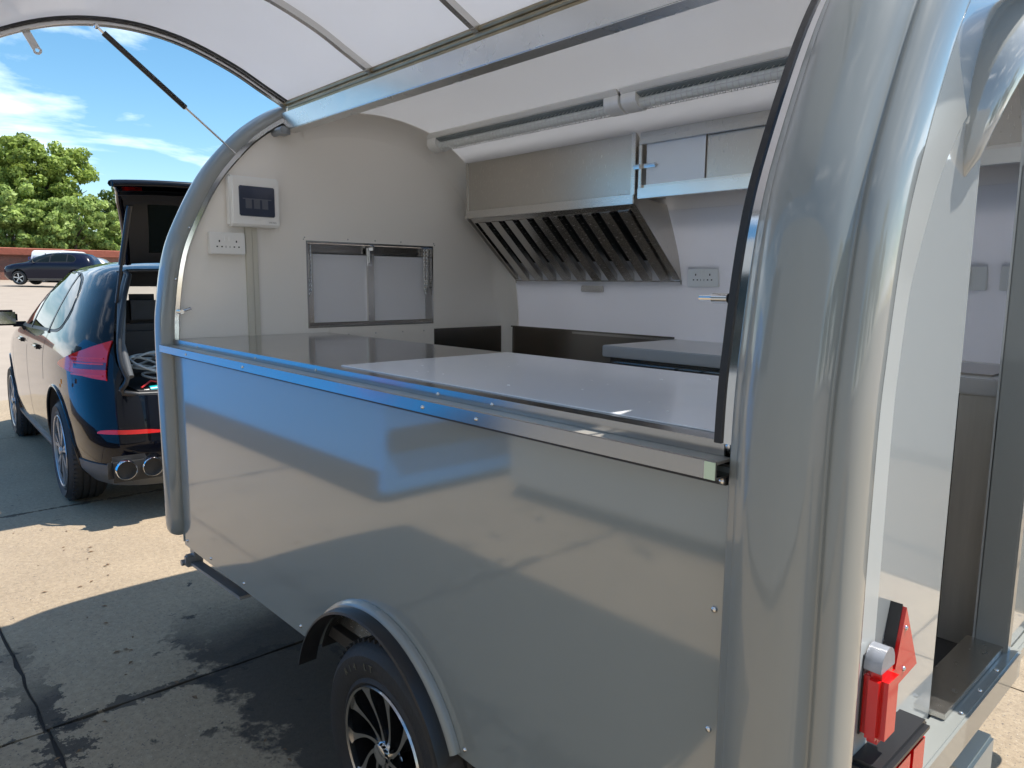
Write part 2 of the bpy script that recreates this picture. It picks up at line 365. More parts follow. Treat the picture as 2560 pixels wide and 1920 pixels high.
# ------------------------------------------------------------------ trailer
T = troot('food_trailer', (1.4, 1.0, GZ), 'grey round-topped catering trailer with raised serving hatch and open rear door', 'trailer')
PR = [(0, .425), (0, .9), (0, 1.35), (.014, 1.52), (.045, 1.695), (.095, 1.83), (.20, 2.03), (.31, 2.17), (.42, 2.275), (.56, 2.365), (.75, 2.43), (1.0, 2.455)]
PR = PR+[(2-y, z) for y, z in reversed(PR[:-1])]
PD = cat_rom(PR, 8)
def pnorm(D):
    t = np.gradient(D, axis=0); t /= np.linalg.norm(t, axis=1)[:, None]; return np.stack([-t[:, 1], t[:, 0]], 1)
PN = pnorm(PD)
iH = int(np.argmin(np.abs(PD[:, 0]-.56)+(np.arange(len(PD)) > len(PD)//2)*9))       # hinge
iC = int(np.argmin(np.abs(PD[:, 1]-1.335)+(np.arange(len(PD)) > len(PD)//2)*9))     # counter
def sweep(sec, idx, closed=True, cap=True, scale=None):
    """sec: list of (x, n); idx: indices along the trailer profile"""
    mb = MB(); n = len(sec); idx = list(idx)
    for q, i in enumerate(idx):
        sc = scale(q/(len(idx)-1)) if scale else 1
        for x, o in sec: mb.v.append((x, PD[i][0]+o*sc*PN[i][0], PD[i][1]+o*sc*PN[i][1]))
    for a in range(len(idx)-1):
        for k in range(n if closed else n-1):
            mb.f.append((a*n+k, a*n+(k+1) % n, (a+1)*n+(k+1) % n, (a+1)*n+k))
    if closed and cap: mb.f.append(tuple(range(n))); mb.f.append(tuple(n*(len(idx)-1)+k for k in range(n)))
    return mb
LP = 2.72
def strip(x0, x1, n0, n1, i0, i1, name, m_, parent=T, **k):
    return sweep([(x0, n0), (x1, n0), (x1, n1), (x0, n1)], range(i0, i1+1)).build(name, m_, parent, **k)
NP = len(PD)-1
strip(-.02, 2.80, 0, -.025, iH+1, NP, 'roof_shell', 'grp_roof')
iB = int(np.argmin(np.abs(PD[:, 1]-1.95)+(np.arange(len(PD)) < len(PD)//2)*9))
strip(0, 2.75, -.027, -.032, iH+1, iB, 'ceiling', 'grp_ceiling')
strip(0, 2.75, -.0272, -.033, iB, NP-5, 'back_wall', 'grp_wall')
# rounded cove between front wall and ceiling
cv = [(.0, -.033)]+[(.09-.09*math.cos(t), -.035-.10+.10*math.sin(t)) for t in np.linspace(PI/2, 0, 8)]
sec = [(.10, -.034)]+[(.10-.10*math.sin(t), -.034-.10*(1-math.cos(t))) for t in np.linspace(0, PI/2, 9)]
sweep(sec, range(iH+2, NP-8), closed=False).build('cove', 'cream', T)
strip(.001, .10, -.0335, -.036, iB+8, NP-10, 'corner_panel', 'cream')
for k, (xx) in enumerate((.13, .13)):
    pass
# front wall with serving window
def prof_poly(off, i0=0, i1=NP):
    return [(PD[i][0]+PN[i][0]*off, PD[i][1]+PN[i][1]*off) for i in range(i0, i1+1)]
WY0, WY1, WZ0, WZ1 = .64, 1.40, 1.375, 1.80
fw = MB(); fw.prism(prof_poly(-.03), [[(WY0, WZ0), (WY1, WZ0), (WY1, WZ1), (WY0, WZ1)]], lambda u, v: (0, u, v), lambda u, v: (-.10, u, v))
fw.build('front_wall', 'cream', T, smooth=0)
# front rounded fairing
def fairing(sec, name, i0=3):
    K = cat_rom(sec, 4); idx = range(0, NP+1)
    mb = MB(); n = len(K)
    pts = []
    # rounded foot
    for sfrac, dz in ((.35, -.0), (.75, .012), (.93, .03), (1, .055)):
        pts.append((sfrac, dz))
    cx_ = K[:, 0].mean(); base = []
    for sf, dz in pts:
        for x, o in K: mb.v.append((cx_+(x-cx_)*sf, PD[0][0]-o*sf, .455+dz))
    start = [i for i in idx if PD[i][1] > .53 and i < NP/2]
    seq = start+[i for i in idx if i >= NP/2 and PD[i][1] > .53]
    for i in seq:
        for x, o in K: mb.v.append((x, PD[i][0]+o*PN[i][0], PD[i][1]+o*PN[i][1]))
    for sf, dz in reversed(pts):
        for x, o in K: mb.v.append((cx_+(x-cx_)*sf, PD[-1][0]+o*sf, .455+dz))
    R = len(mb.v)//n
    for a in range(R-1):
        for k in range(n-1): mb.f.append((a*n+k, a*n+k+1, (a+1)*n+k+1, (a+1)*n+k))
    mb.f.append(tuple(range(n))); mb.f.append(tuple((R-1)*n+k for k in range(n)))
    return mb.build(name, 'gel', T, smooth=60)
fairing([(.012, -.01), (.012, .012), (-.005, .032), (-.03, .045), (-.07, .050), (-.11, .036), (-.135, .004), (-.14, -.05), (-.12, -.09), (-.09, -.11)], 'front_fairing')
fairing([(2.722, -.02), (2.722, .012), (2.728, .022), (2.742, .03), (2.748, .036), (2.756, .050), (2.785, .064), (2.83, .062), (2.862, .045), (2.874, .026), (2.880, .018), (2.889, .022), (2.904, .014), (2.914, -.008), (2.917, -.045), (2.910, -.080), (2.893, -.100), (2.86, -.108), (2.795, -.112)], 'rear_fairing')
# side panel with wheel arch cut
AX, AZ, AR = 1.62, .27, .40
a0 = math.acos((.425-AZ)/AR)
arch = [(AX+AR*math.sin(t), AZ+AR*math.cos(t)) for t in np.linspace(-a0, a0, 33)]
sp_ = [(0.012, .425)]+arch+[(LP, .425), (LP, 1.31), (0.012, 1.31)]
MB().prism(sp_, [], lambda u, v: (u, 0, v), lambda u, v: (u, .018, v)).build('side_panel', 'paint', T, smooth=0)
MB().box((.004, -.004, .44), (.012, .01, 1.29)).build('edge_trim', 'gel', T)
MB().box((LP-.004, -.006, .425), (LP+.004, .01, 1.29)).build('edge_trim', 'gel', T)
# mudguard
def arcstrip(x0, z0, prof, ts, n0='mudguard'):
    mb = MB(); n = len(prof)
    for t in ts:
        for r, y in prof: mb.v.append((AX+r*math.sin(t), y, AZ+r*math.cos(t)))
    for a in range(len(ts)-1):
        for k in range(n): mb.f.append((a*n+k, a*n+(k+1) % n, (a+1)*n+(k+1) % n, (a+1)*n+k))
    mb.f.append(tuple(range(n))); mb.f.append(tuple(n*(len(ts)-1)+k for k in range(n)))
    return mb
ts = np.linspace(-a0-.02, a0-.01, 40)
arcstrip(0, 0, [(.420, -.001), (.419, -.010), (.414, -.020), (.406, -.025), (.400, -.025), (.398, 0)], ts).build('arch_flange', 'gel', T, smooth=40)
ts2 = np.linspace(-a0-.12, a0+.03, 44)
arcstrip(0, 0, [(.400, .0), (.4045, -.0255), (.403, -.045), (.398, -.060), (.391, -.062), (.391, .0)], ts2).build('mudguard', 'black', T, smooth=40)
arcstrip(0, 0, [(.399, .018), (.399, .26), (.394, .26), (.394, .018)], ts).build('wheel_arch_liner', 'blackmat', T, smooth=40)
# chassis and underside
MB().box((.04, .10, .40), (2.7, .16, .47)).build('chassis_rail', 'galv', T); MB().box((.04, 1.84, .40), (2.7, 1.90, .47)).build('chassis_rail', 'galv', T)
MB().box((1.64, -.0, .25), (1.72, 2.0, .33)).build('axle', 'galv', T)
MB().box((0, .03, .46), (2.78, 1.97, .5)).build('floor', 'checker', T)
MB().box((-.02, .03, .36), (.04, .07, .50), .004).box((-.015, .0, .315), (.02, .075, .37), .006).cyl((-.02, .03, .33), (-.02, -.01, .33), .014, 12).build('corner_bracket', 'galv', T)
lg = MB(); lg.tube([(.02, .04, .33), (.60, .03, .365)], .022, sect=[(-1, -.3), (1, -.3), (1, .3), (-1, .3)]); lg.box((.1, .06, .40), (.42, .12, .44)); lg.build('corner_steady', 'galv', T)
# trailer wheel -----------------------------------------------------
def wheel(parent, c, R, wdt, rr, spokes, style, side=-1, tyre_m='tyre', local=False):
    """axis along y, outer face at y = c[1]; side -1: outer face looks to -y"""
    s = side
    tp = [(rr*.98, .012), (rr*1.04, .004), (rr*1.10, .010), (rr*1.25, -.004), (R*.88, -.002), (R*.935, .010), (R*.975, .028), (R*.995, .045)]
    nb = 4; w0 = .045; seg = (wdt-.09)/nb
    for k in range(nb):
        a = w0+k*seg; tp += [(R, a+.004), (R, a+seg-.008), (R-.009, a+seg-.007), (R-.009, a+seg+.002)]
    tp += [(R*.97, wdt-.03), (R*.9, wdt-.004), (rr*1.1, wdt), (rr*.98, wdt-.01)]
    MBt = MB().lathe([(r, -s*h) for r, h in tp], 72, 'y', c)
    ty = MBt.build('tyre', tyre_m, parent, smooth=30)
    if style != 'far':
        tb = MB(); nt_ = 64                                           # tread notches
        for k in range(nt_):
            t = 2*PI*k/nt_
            for (y0, sk) in ((.022, .0), (wdt*.5, .02)):
                p = Vector((math.cos(t), 0, math.sin(t)))
                tb.box((-.004, -.016, -.007), (.004, .016, .0035), rot=Matrix.Rotation(-(t-PI/2), 3, 'Y'), about=(0, 0, 0))
                for q in range(len(tb.v)-8, len(tb.v)): v = tb.v[q]; tb.v[q] = (v[0]+c[0]+p.x*(R-.001), v[1]+c[1]-s*(y0+.02), v[2]+c[2]+p.z*(R-.001))
        o = tb.build('tread_block', tyre_m, parent, smooth=0); o['kind'] = 'stuff'
    rim = MB()
    rim.lathe([(rr*1.0, -s*.006), (rr*.985, -s*.0), (rr*.955, -s*.004), (rr*.95, -s*.02)], 64, 'y', c)
    dark = MB().lathe([(rr*.96, -s*.012), (rr*.93, -s*.06), (rr*.88, -s*.12), (.05, -s*.13), (.0001, -s*.13)], 48, 'y', c)
    dark.lathe([(.058, -s*.12), (.056, -s*.035), (.03, -s*.03)], 24, 'y', c)
    sp = MB(); back = MB()
    for k in range(spokes):
        t0 = 2*PI*k/spokes+.2
        if style == 'swirl':
            L_, Rt = [], []
            for q in np.linspace(0, 1, 10):
                r = .034+(rr*.965-.034)*q; tt = t0+.62*(1-(1-q)**1.7); wd = (.0042+.0062*abs(q-.35)**1.5*3.2+(.012*(q > .86)*(q-.86)*7))/r
                L_.append((r, tt-wd)); Rt.append((r, tt+wd*1.0))
            P = L_+Rt[::-1]
            poly = [(c[0]+r*math.cos(a), c[2]+r*math.sin(a)) for r, a in P]
            sp.prism(poly, [], lambda u, v: (u, c[1]-s*(.012-.02*(0)), v), lambda u, v: (u, c[1]-s*.02, v))
            back.prism(poly, [], lambda u, v: (u, c[1]-s*.0215, v), lambda u, v: (u, c[1]-s*.06, v))
        else:
            tri = t0
            for dd in ((-.09, .09) if style == 'twin' else (0,)):
                w0_, w1_ = (.012, .009) if style == 'twin' else (.022, .03)
                P = []
                for q in (0, .5, 1): r = .045+(rr*.96-.045)*q; P.append((r, t0+dd*(.4+q*1.2)-(w0_+(w1_-w0_)*q)/r))
                for q in (1, .5, 0): r = .045+(rr*.96-.045)*q; P.append((r, t0+dd*(.4+q*1.2)+(w0_+(w1_-w0_)*q)/r))
                poly = [(c[0]+r*math.cos(a), c[2]+r*math.sin(a)) for r, a in P]
                sp.prism(poly, [], lambda u, v: (u, c[1]-s*(.012), v), lambda u, v: (u, c[1]-s*.045, v))
    hub = MB().lathe([(.0001, s*.004), (.022, s*.004), (.030, s*.0), (.032, -s*.012), (.036, -s*.012)], 28, 'y', c)
    m1 = {'swirl': 'rim', 'twin': 'rimg', 'far': 'silverrim'}[style]
    ro = rim.build('rim', m1, parent, smooth=50)
    sp.build('spokes', m1, parent, smooth=0)
    if back.v: back.build('spoke_sides', 'rimb', parent, smooth=0)
    dark.build('wheel_drum', 'rimb' if style != 'far' else 'blackmat', parent, smooth=50)
    hub.build('hub_cap', 'chrome' if style == 'swirl' else m1, parent, smooth=40)
    if style == 'swirl':
        for k in range(5):
            t = 2*PI*k/5+.1; MB().cyl((c[0]+.062*math.cos(t), c[1]+.09, c[2]+.062*math.sin(t)), (c[0]+.062*math.cos(t), c[1]+.03, c[2]+.062*math.sin(t)), .009, 8).build('wheel_nut', 'chrome', parent, smooth=40)
class Sub:  # helper: an Empty part that groups a wheel's pieces as sub-parts
    pass
def sub_empty(name, loc, parent):
    o = bpy.data.objects.new(name, None); COL.objects.link(o); o.parent = parent
    rl = parent.get('_c') or (0, 0, 0); o.location = Vector(loc)-Vector(rl); o['_c'] = list(loc); o.empty_display_size = .1
    return o
WC = (1.69, -.042, .285)
wh = sub_empty('wheel', WC, T)
wheel(wh, WC, .315, .19, .192, 10, 'swirl')
for k, ch in enumerate('R14 LT'):
    if ch == ' ': continue
    a = math.radians(132-k*7.0); r = .248
    mw = Matrix.Translation((WC[0]+r*math.cos(a), WC[1]-.006, WC[2]+r*math.sin(a))) @ Matrix.Rotation(PI/2-a, 4, 'Y') @ Matrix.Rotation(PI/2, 4, 'X')
    textobj('sidewall_letter', ch, .028, mw, 'tyretext', wh, .0008)
# opening trims
strip(-.004, .010, .006, -.012, iC, iH, 'rubber_seal', 'rubber')
strip(.010, .026, -.002, -.02, iC, iH, 'chrome_trim', 'chrome')
strip(2.689, 2.702, .012, -.010, iC, iH, 'rubber_seal', 'rubber')
strip(2.702, 2.7225, .008, -.012, iC, iH, 'chrome_trim', 'chrome')
strip(2.690, 2.75, -.013, -.035, iC, iH, 'pillar_lining', 'cream')
# hinge rail, gutter tube and hinge strip
MB().box((.012, .532, 2.293), (2.70, .60, 2.374), .003).build('hinge_rail', 'alu', T)
MB().cyl((-.0, .50, 2.283), (.10, .50, 2.283), .018, 16).box((.02, .50, 2.27), (.08, .54, 2.30)).build('drain_tube', 'galv', T)
MB().box((.05, .545, 2.377), (2.68, .59, 2.388)).tube([(.05, .555, 2.398), (2.68, .555, 2.398)], .011, 10).build('hinge_strip', 'brass', T)
# raised serving hatch ------------------------------------------------
LD = cat_rom([(.565, 2.408), (.45, 2.462), (.31, 2.527), (.12, 2.588), (-.06, 2.610), (-.23, 2.597), (-.39, 2.555), (-.54, 2.485), (-.66, 2.405), (-.74, 2.335)], 6)
LN = pnorm(LD)*-1      # points up and out when the path runs towards the street
if LN[len(LN)//2][1] < 0: LN = -LN
HA = sub_empty('serving_hatch', (1.36, .56, 2.40), T)
def lsweep(sec, name, m_, smooth=40):
    mb = MB(); n = len(sec)
    for i in range(len(LD)):
        for x, o in sec: mb.v.append((x, LD[i][0]+o*LN[i][0], LD[i][1]+o*LN[i][1]))
    for a in range(len(LD)-1):
        for k in range(n): mb.f.append((a*n+k, a*n+(k+1) % n, (a+1)*n+(k+1) % n, (a+1)*n+k))
    mb.f.append(tuple(range(n))); mb.f.append(tuple(n*(len(LD)-1)+k for k in range(n)))
    return mb.build(name, m_, HA, smooth=smooth)
def rect(x0, x1, n0, n1): return [(x0, n0), (x1, n0), (x1, n1), (x0, n1)]
lsweep(rect(-.012, 2.72, .030, .022), 'outer_skin', 'grp_skin')
lsweep(rect(.004, 2.715, .0215, .016), 'inner_lining', 'grp_lining')
for k, xr in enumerate((.006, .755, 1.405, 2.055, 2.70)):
    lsweep(rect(xr-.012, xr+.012, .0155, -.008), 'rib', 'steel')
lsweep(rect(-.014, -.0065, .0305, -.010), 'edge_trim', 'alu')
lsweep(rect(.03, .036, .0155, .006), 'rib_seal', 'rubber')
eb = MB(); eb.tube([(-.01, .558, 2.420), (2.72, .558, 2.420)], .012, 10); eb.build('hinge_knuckle', 'brass', HA)
MB().box((-.012, -.752, 2.31), (2.72, -.735, 2.36), .003).build('front_lip', 'alu', HA)
def tab(x, y, z, a):
    out_ = [(.0, -.014), (.075, -.014)]+[(.075+.016*math.cos(t), .016*math.sin(t)) for t in np.linspace(-PI/2, PI/2, 9)]+[(.075, .014), (0, .014)]
    hole = [(.075+.007*math.cos(t), .007*math.sin(t)) for t in np.linspace(0, 2*PI, 12, endpoint=False)]
    d = Vector((0, math.cos(a), math.sin(a))); n_ = Vector((0, -math.sin(a), math.cos(a))); o = Vector((x, y, z))
    MB().prism(out_, [hole], lambda u, v: o+d*u+n_*v, lambda u, v: o+d*u+n_*v+Vector((.003, 0, 0))).build('latch_tab', 'steel', HA, smooth=0)
tab(-.018, -.455, 2.525, math.radians(-62))
tab(2.724, -.455, 2.525, math.radians(-62))
# gas strut
def strut(x, name='gas_strut'):
    a = Vector((x+.012, .325, 2.155)); b = Vector((x+.03, -.225, 2.578)); d = (b-a)
    e = sub_empty(name, a, T)
    MB().cyl(a+d*.41, a+d*.955, .0115, 16).build('strut_barrel', 'black', e, smooth=40)
    MB().cyl(a+d*.95, b, .005, 10).build('strut_eye', 'chrome', e); MB().cyl(a, a+d*.42, .0045, 10).cyl(a+d*.405, a+d*.42, .009, 12).cyl(a-Vector((.03, 0, 0)), a, .006, 8).build('strut_rod', 'chrome', e, smooth=40); MB().lathe([(.0001, -.011), (.008, -.008), (.011, 0), (.008, .008), (.0001, .011)], 12, 'x', tuple(b)).build('ball_joint', 'chrome', e, smooth=40)
strut(.0)
strut(2.66)
# serving ledge: rail with two vertical faces and a dusty step
rl = MB(); rl.prism([(-.001, 1.327), (-.001, 1.3525), (.03, 1.3525), (.03, 1.3495), (.004, 1.3495), (.004, 1.327)], [], lambda u, v: (-.0, u, v), lambda u, v: (LP-.018, u, v)); rl.build('upper_rail', 'railsteel', T, smooth=0)
MB().box((-.03, -.0425, 1.3215), (LP-.005, .003, 1.3265)).build('ledge', 'dust', T)
MB().prism([(-.047, 1.297), (-.047, 1.3265), (-.043, 1.328), (-.043, 1.301), (.003, 1.301), (.003, 1.297)], [], lambda u, v: (-.03, u, v), lambda u, v: (LP-.004, u, v)).build('lower_rail', 'railsteel', T, smooth=0)
MB().box((LP-.024, -.0486, 1.2975), (LP-.004, -.0472, 1.3262)).build('tape', 'tape', T)
MB().box((.01, -.012, 1.282), (LP-.006, -.001, 1.2965)).build('rail_seal', 'rubber', T)
# bolts and rivets
bm0 = MB().lathe([(.0001, .0055), (.004, .005), (.0065, .0025), (.007, 0)], 10, 'y', (0, 0, 0))
bolt = bm0.build('bolt', 'chrome', None, smooth=60, origin=(0, 0, 0)); bolt.data.transform(Matrix.Rotation(PI, 4, 'X'))
BM = bolt.data; bpy.data.objects.remove(bolt)
def put_bolt(p, s=1.0, rz=0, rx=0, name='bolt', parent=T):
    o = bpy.data.objects.new(name, BM); COL.objects.link(o); o.parent = parent; o.location = Vector(p)-Vector(parent['_c']); o.scale = (s, s, s); o.rotation_euler = (rx, 0, rz)
for x in (.30, .86, 1.30, 1.92, 2.12): put_bolt((x, -.001, 1.338), .7)
for x in (.30, .86, 1.92, 2.12): put_bolt((x, -.047, 1.311), .7)
put_bolt((LP-.012, -.012, 1.289), .9); put_bolt((LP-.008, -.004, 1.347), .9)
for x in (.05, .33, .67, 1.14, 2.02, 2.30, 2.6): put_bolt((x, 0, .452), .9)
for z in (.55, .75, .95, 1.15): put_bolt((.006, -.004, z), .7)
for z in (.62, .84, 1.06): put_bolt((LP-.022, 0, z), .9)
# counter
MB().prism([(0.004, .03), (LP-.03, .03), (LP-.03, .735), (0.004, .735)], [], lambda u, v: (u, v, 1.352), lambda u, v: (u, v, 1.325)).build('counter_top', 'steeltop', T, smooth=0)
MB().box((1.36, .052, 1.3523), (2.67, .73, 1.3548), .001).build('counter_board', 'board', T)
sc_ = MB(); rs_ = random.Random(4)
for k in range(26):
    x, y = rs_.uniform(1.45, 2.62), rs_.uniform(.1, .70); q = rs_.uniform(.001, .0035); sc_.box((x-q, y-q*.6, 1.3546), (x+q, y+q*.6, 1.3546+q*.5))
cr_ = sc_.build('crumb', 'plast', T, smooth=0); cr_['kind'] = 'stuff'
MB().box((0.02, .715, 1.26), (2.69, .735, 1.324)).box((.02, .04, .52), (2.69, .06, 1.30)).build('counter_apron', 'steel', T)
MB().box((.004, .55, .5), (.02, .60, 1.3)).build('counter_leg', 'steel', T)
MB().box((2.62, .04, .5), (2.69, .72, 1.3)).build('counter_side', 'steel', T)
# back counter and range bay
MB().box((1.225, 1.42, 1.285), (2.745, 1.965, 1.335), .004).build('back_counter_top', 'topsteel', T)
cb = MB().box((1.25, 1.45, .5), (2.745, 1.965, 1.285)); cb.build('back_counter_cabinet', 'steeldark', T, smooth=0)
for x0, x1 in ((1.27, 1.60), (1.615, 1.72), (1.735, 2.62)):
    MB().box((x0, 1.437, .54), (x1, 1.452, 1.262), .002).build('cabinet_door', 'steeldark', T)
MB().box((2.635, 1.43, .5), (2.745, 1.452, 1.284), .002).build('cabinet_end_panel', 'satin', T)
MB().box((.003, 1.955, .6), (1.225, 1.962, 1.345)).box((.003, 1.95, 1.338), (1.225, 1.965, 1.346)).build('splashback', 'steeldark', T, smooth=0)
MB().box((.0015, 1.40, .6), (.008, 1.954, 1.345)).build('side_splashback', 'steeldark', T, smooth=0)
MB().box((.55, 1.953, 1.325), (1.225, 1.9545, 1.337)).build('splash_trim', 'steel', T, smooth=0); MB().box((.02, 1.40, .62), (1.2, 1.95, .66)).build('bay_shelf', 'steel', T, smooth=0)
MB().box((.001, .75, 1.05), (.006, 1.40, 1.366)).build('lower_panel', 'cream', T)
for y in (.86, 1.02, 1.19, 1.33): put_bolt((.006, y, 1.337), .55, rz=PI/2, name='rivet')
for y in (WY0-.006, .87, 1.03, 1.19, WY1+.006): put_bolt((0, y, 1.815), .55, rz=PI/2, name='rivet')
for z in (1.806, ): put_bolt((0, WY0-.012, z), .5, rz=PI/2, name='rivet'); put_bolt((0, WY1+.012, z), .5, rz=PI/2, name='rivet')
# front serving window
WN = sub_empty('serving_window', (-.05, 1.02, 1.59), T)
f_ = MB()
o_ = [(WY0, WZ0), (WY1, WZ0), (WY1, WZ1), (WY0, WZ1)]; i_ = [(WY0+.008, WZ0+.01), (WY1-.008, WZ0+.01), (WY1-.008, WZ1-.008), (WY0+.008, WZ1-.008)]
f_.prism(o_, [i_], lambda u, v: (.003, u, v), lambda u, v: (-.10, u, v)); f_.build('window_frame', 'railsteel', WN, smooth=0)
MB().box((-.072, WY0+.008, WZ0+.0), (-.055, WY1-.008, WZ0+.022)).build('bottom_bar', 'steeldark', WN)
MB().box((-.072, WY0+.008, WZ1-.06), (-.06, WY1-.008, WZ1-.009)).build('top_bar', 'steeldark', WN)
MB().box((-.056, 1.010, WZ0+.02), (-.040, 1.046, WZ1-.05)).build('mullion', 'steel', WN)
for a, b in ((.705, 1.012), (1.044, WY1-.009)):
    MB().box((-.068, a, WZ0+.02), (-.060, b, WZ1-.055)).build('window_panel', 'white', WN)
MB().box((-.0715, WY0+.008, WZ0+.022), (-.061, .706, WZ1-.055)).build('side_bar', 'steel', WN); pass
MB().box((-.045, 1.0, WZ1-.115), (-.030, 1.030, WZ1-.02), .003).box((-.03, 1.008, WZ1-.10), (-.024, 1.022, WZ1-.035), .002).box((-.035, 1.022, WZ1-.035), (-.01, 1.032, WZ1-.0)).build('window_latch', 'chrome', WN)
def chain(y, z0, z1, x=-.03):
    mb = MB(); z = z0; k = 0; r = .0021; hl = .008; hw = .0042
    while z > z1:
        pts = []
        for t in np.linspace(0, 2*PI, 10, endpoint=False):
            a, b = hw*math.cos(t), (hl-hw)*(1 if math.sin(t) > 0 else -1)*(abs(math.sin(t)) > .3)+hw*math.sin(t)
            pts.append((x+(a if k % 2 else 0), y+(0 if k % 2 else a)+.0012*math.sin(z*60), z-hl+b))
        mb.tube(pts, r, 5, closed=True); z -= 2*hl-2.6*r; k += 1
    mb.build('chain', 'chrome', WN, smooth=60)
for y, ln in ((WY0+.018, .23), (WY0+.036, .24), (WY1-.036, .23), (WY1-.018, .21)): chain(y, WZ1-.012, WZ1-.012-ln)
for y in (WY0+.026, WY1-.028): chain(y, WZ1-.18, WZ1-.262)
# extractor hood
HX0, HX1, HY = .10, 1.27, 1.56
EH = sub_empty('extractor_hood', (.68, 1.75, 2.0), T)
MB().box((HX0+.012, HY, 1.995), (HX1-.012, 1.94, 2.31), .003).build('hood_box', 'steelh', EH)
MB().box((HX0, HY-.004, 1.99), (HX0+.02, 1.95, 2.298), .002).build('hood_corner_trim', 'steel', EH); MB().box((HX1-.02, HY-.006, 1.99), (HX1+.004, 1.90, 2.305), .002).build('hood_corner_trim', 'steel', EH)
MB().box((HX0-.002, HY-.012, 1.952), (HX1+.002, HY+.03, 1.993), .003).build('hood_lip', 'steel', EH)
MB().box((HX0+.02, HY-.006, 2.31), (HX1-.02, HY+.06, 2.314), rot=Matrix.Rotation(.25, 3, 'X')).build('hood_top_flange', 'steel', EH)
sl0 = Vector((0, HY+.012, 1.955)); sl1 = Vector((0, 1.965, 1.598)); sd = (sl1-sl0).normalized(); sn = Vector((0, -sd.z, sd.y)); sn = sn if sn.z < 0 else -sn
LS = (sl1-sl0).length
def onslope(x, d, h): p = sl0+sd*d+sn*h; return (x, p.y, p.z)
def slopebox(x0, x1, d0, d1, h0, h1, mb=None):
    mb = mb or MB(); v = [onslope(x, d, h) for x in (x0, x1) for d in (d0, d1) for h in (h0, h1)]
    return mb.add(v, [(0, 1, 3, 2), (4, 6, 7, 5), (0, 4, 5, 1), (2, 3, 7, 6), (0, 2, 6, 4), (1, 5, 7, 3)])
fr = slopebox(HX0, HX1, 0, .035, -.02, 0); slopebox(HX0, HX1, LS-.035, LS, -.024, .006, fr); slopebox(HX0, HX0+.025, .035, LS-.02, -.02, 0, fr); slopebox(HX1-.045, HX1, .035, LS-.02, -.02, 0, fr); fr.build('filter_frame', 'steel', EH, smooth=0)
slopebox(HX0+.01, HX1-.01, .02, LS-.01, -.06, -.055).build('filter_back', 'blackmat', EH, smooth=0)
nsl = 10; pitch = (HX1-HX0-.07)/nsl
for k in range(nsl):
    x = HX0+.025+pitch*(k+.28); s_ = MB(); w = pitch*.60
    prof = [(x, -.004), (x+w*.06, .004), (x+w*.94, .004), (x+w, -.018), (x+w-.003, -.018), (x+w*.9, .001), (x+w*.1, .001), (x+.003, -.004)]
    v = [onslope(px, .035, h) for px, h in prof]+[onslope(px, LS-.034, h) for px, h in prof]; n = len(prof)
    s_.add(v, [tuple(range(n)), tuple(reversed(range(n, 2*n)))]+[(i, (i+1) % n, n+(i+1) % n, n+i) for i in range(n)])
    s_.build('baffle', 'steel', EH, smooth=0)
backc = [(PD[i][0]-.036*PN[i][0]*1.0, PD[i][1]-.036*PN[i][1]) for i in range(iB-4, NP) if 1.60 < PD[i][1] < 1.99]
backc = [(PD[i][0]+PN[i][0]*-.036, PD[i][1]+PN[i][1]*-.036) for i in range(len(PD)//2, NP) if 1.60 < PD[i][1] < 1.99]
for xa, xb in ((HX1-.004, HX1+.002), (HX0-.002, HX0+.004)):
    MB().prism([(HY+.0, 1.955), (1.965, 1.593)]+[(a, b) for a, b in reversed(backc)]+[(HY, 1.99)], [], lambda u, v: (xa, u, v), lambda u, v: (xb, u, v)).build('hood_side', 'steelh', EH, smooth=0)
MB().box((.63, 1.93, 1.558), (.78, 1.966, 1.592), .003).build('grease_cup', 'steel', EH)
for x in (.18, .70, 1.2): put_bolt((x, HY-.012, 1.997), .5, parent=T, name='rivet')
# wall cabinet
WCB = sub_empty('wall_cabinet', (2.0, 1.75, 2.15), T)
MB().box((1.295, HY+.01, 2.015), (2.745, HY+.02, 2.03)).box((1.295, HY+.03, 2.27), (2.745, 1.9, 2.28)).box((1.295, HY+.02, 2.006), (2.745, 1.93, 2.012)).box((2.73, HY+.02, 2.012), (2.745, 1.92, 2.27)).build('cabinet_body', 'steel', WCB)
MB().box((1.29, HY, 2.225), (2.745, HY+.012, 2.31), .002).box((1.29, HY-.004, 2.20), (2.745, HY+.012, 2.226), .002).build('cabinet_header', 'steelh', WCB)
MB().box((1.29, HY-.008, 1.972), (2.745, HY+.03, 2.016), .002).build('cabinet_sill', 'alu', WCB)
MB().box((1.288, HY-.002, 2.016), (1.305, HY+.03, 2.2), .002).build('cabinet_stile', 'steel', WCB)
MB().box((1.318, HY+.016, 2.02), (1.61, HY+.020, 2.205)).build('sliding_door', 'filmed', WCB)
MB().box((1.60, HY+.024, 2.02), (2.2, HY+.028, 2.205)).build('sliding_door', 'steelh', WCB)
MB().box((2.18, HY+.016, 2.02), (2.735, HY+.020, 2.205)).build('sliding_door', 'steelh', WCB)
MB().box((1.265, HY-.010, 2.098), (1.30, HY+.01, 2.118), .002).box((1.30, HY+.006, 2.101), (1.375, HY+.014, 2.119), .006).box((1.33, HY+.002, 2.105), (1.372, HY+.010, 2.115), .003).build('cabinet_latch', 'chrome', WCB)
MB().box((1.62, HY+.04, 1.985), (2.745, HY+.06, 2.004)).build('cabinet_runner', 'black', WCB)
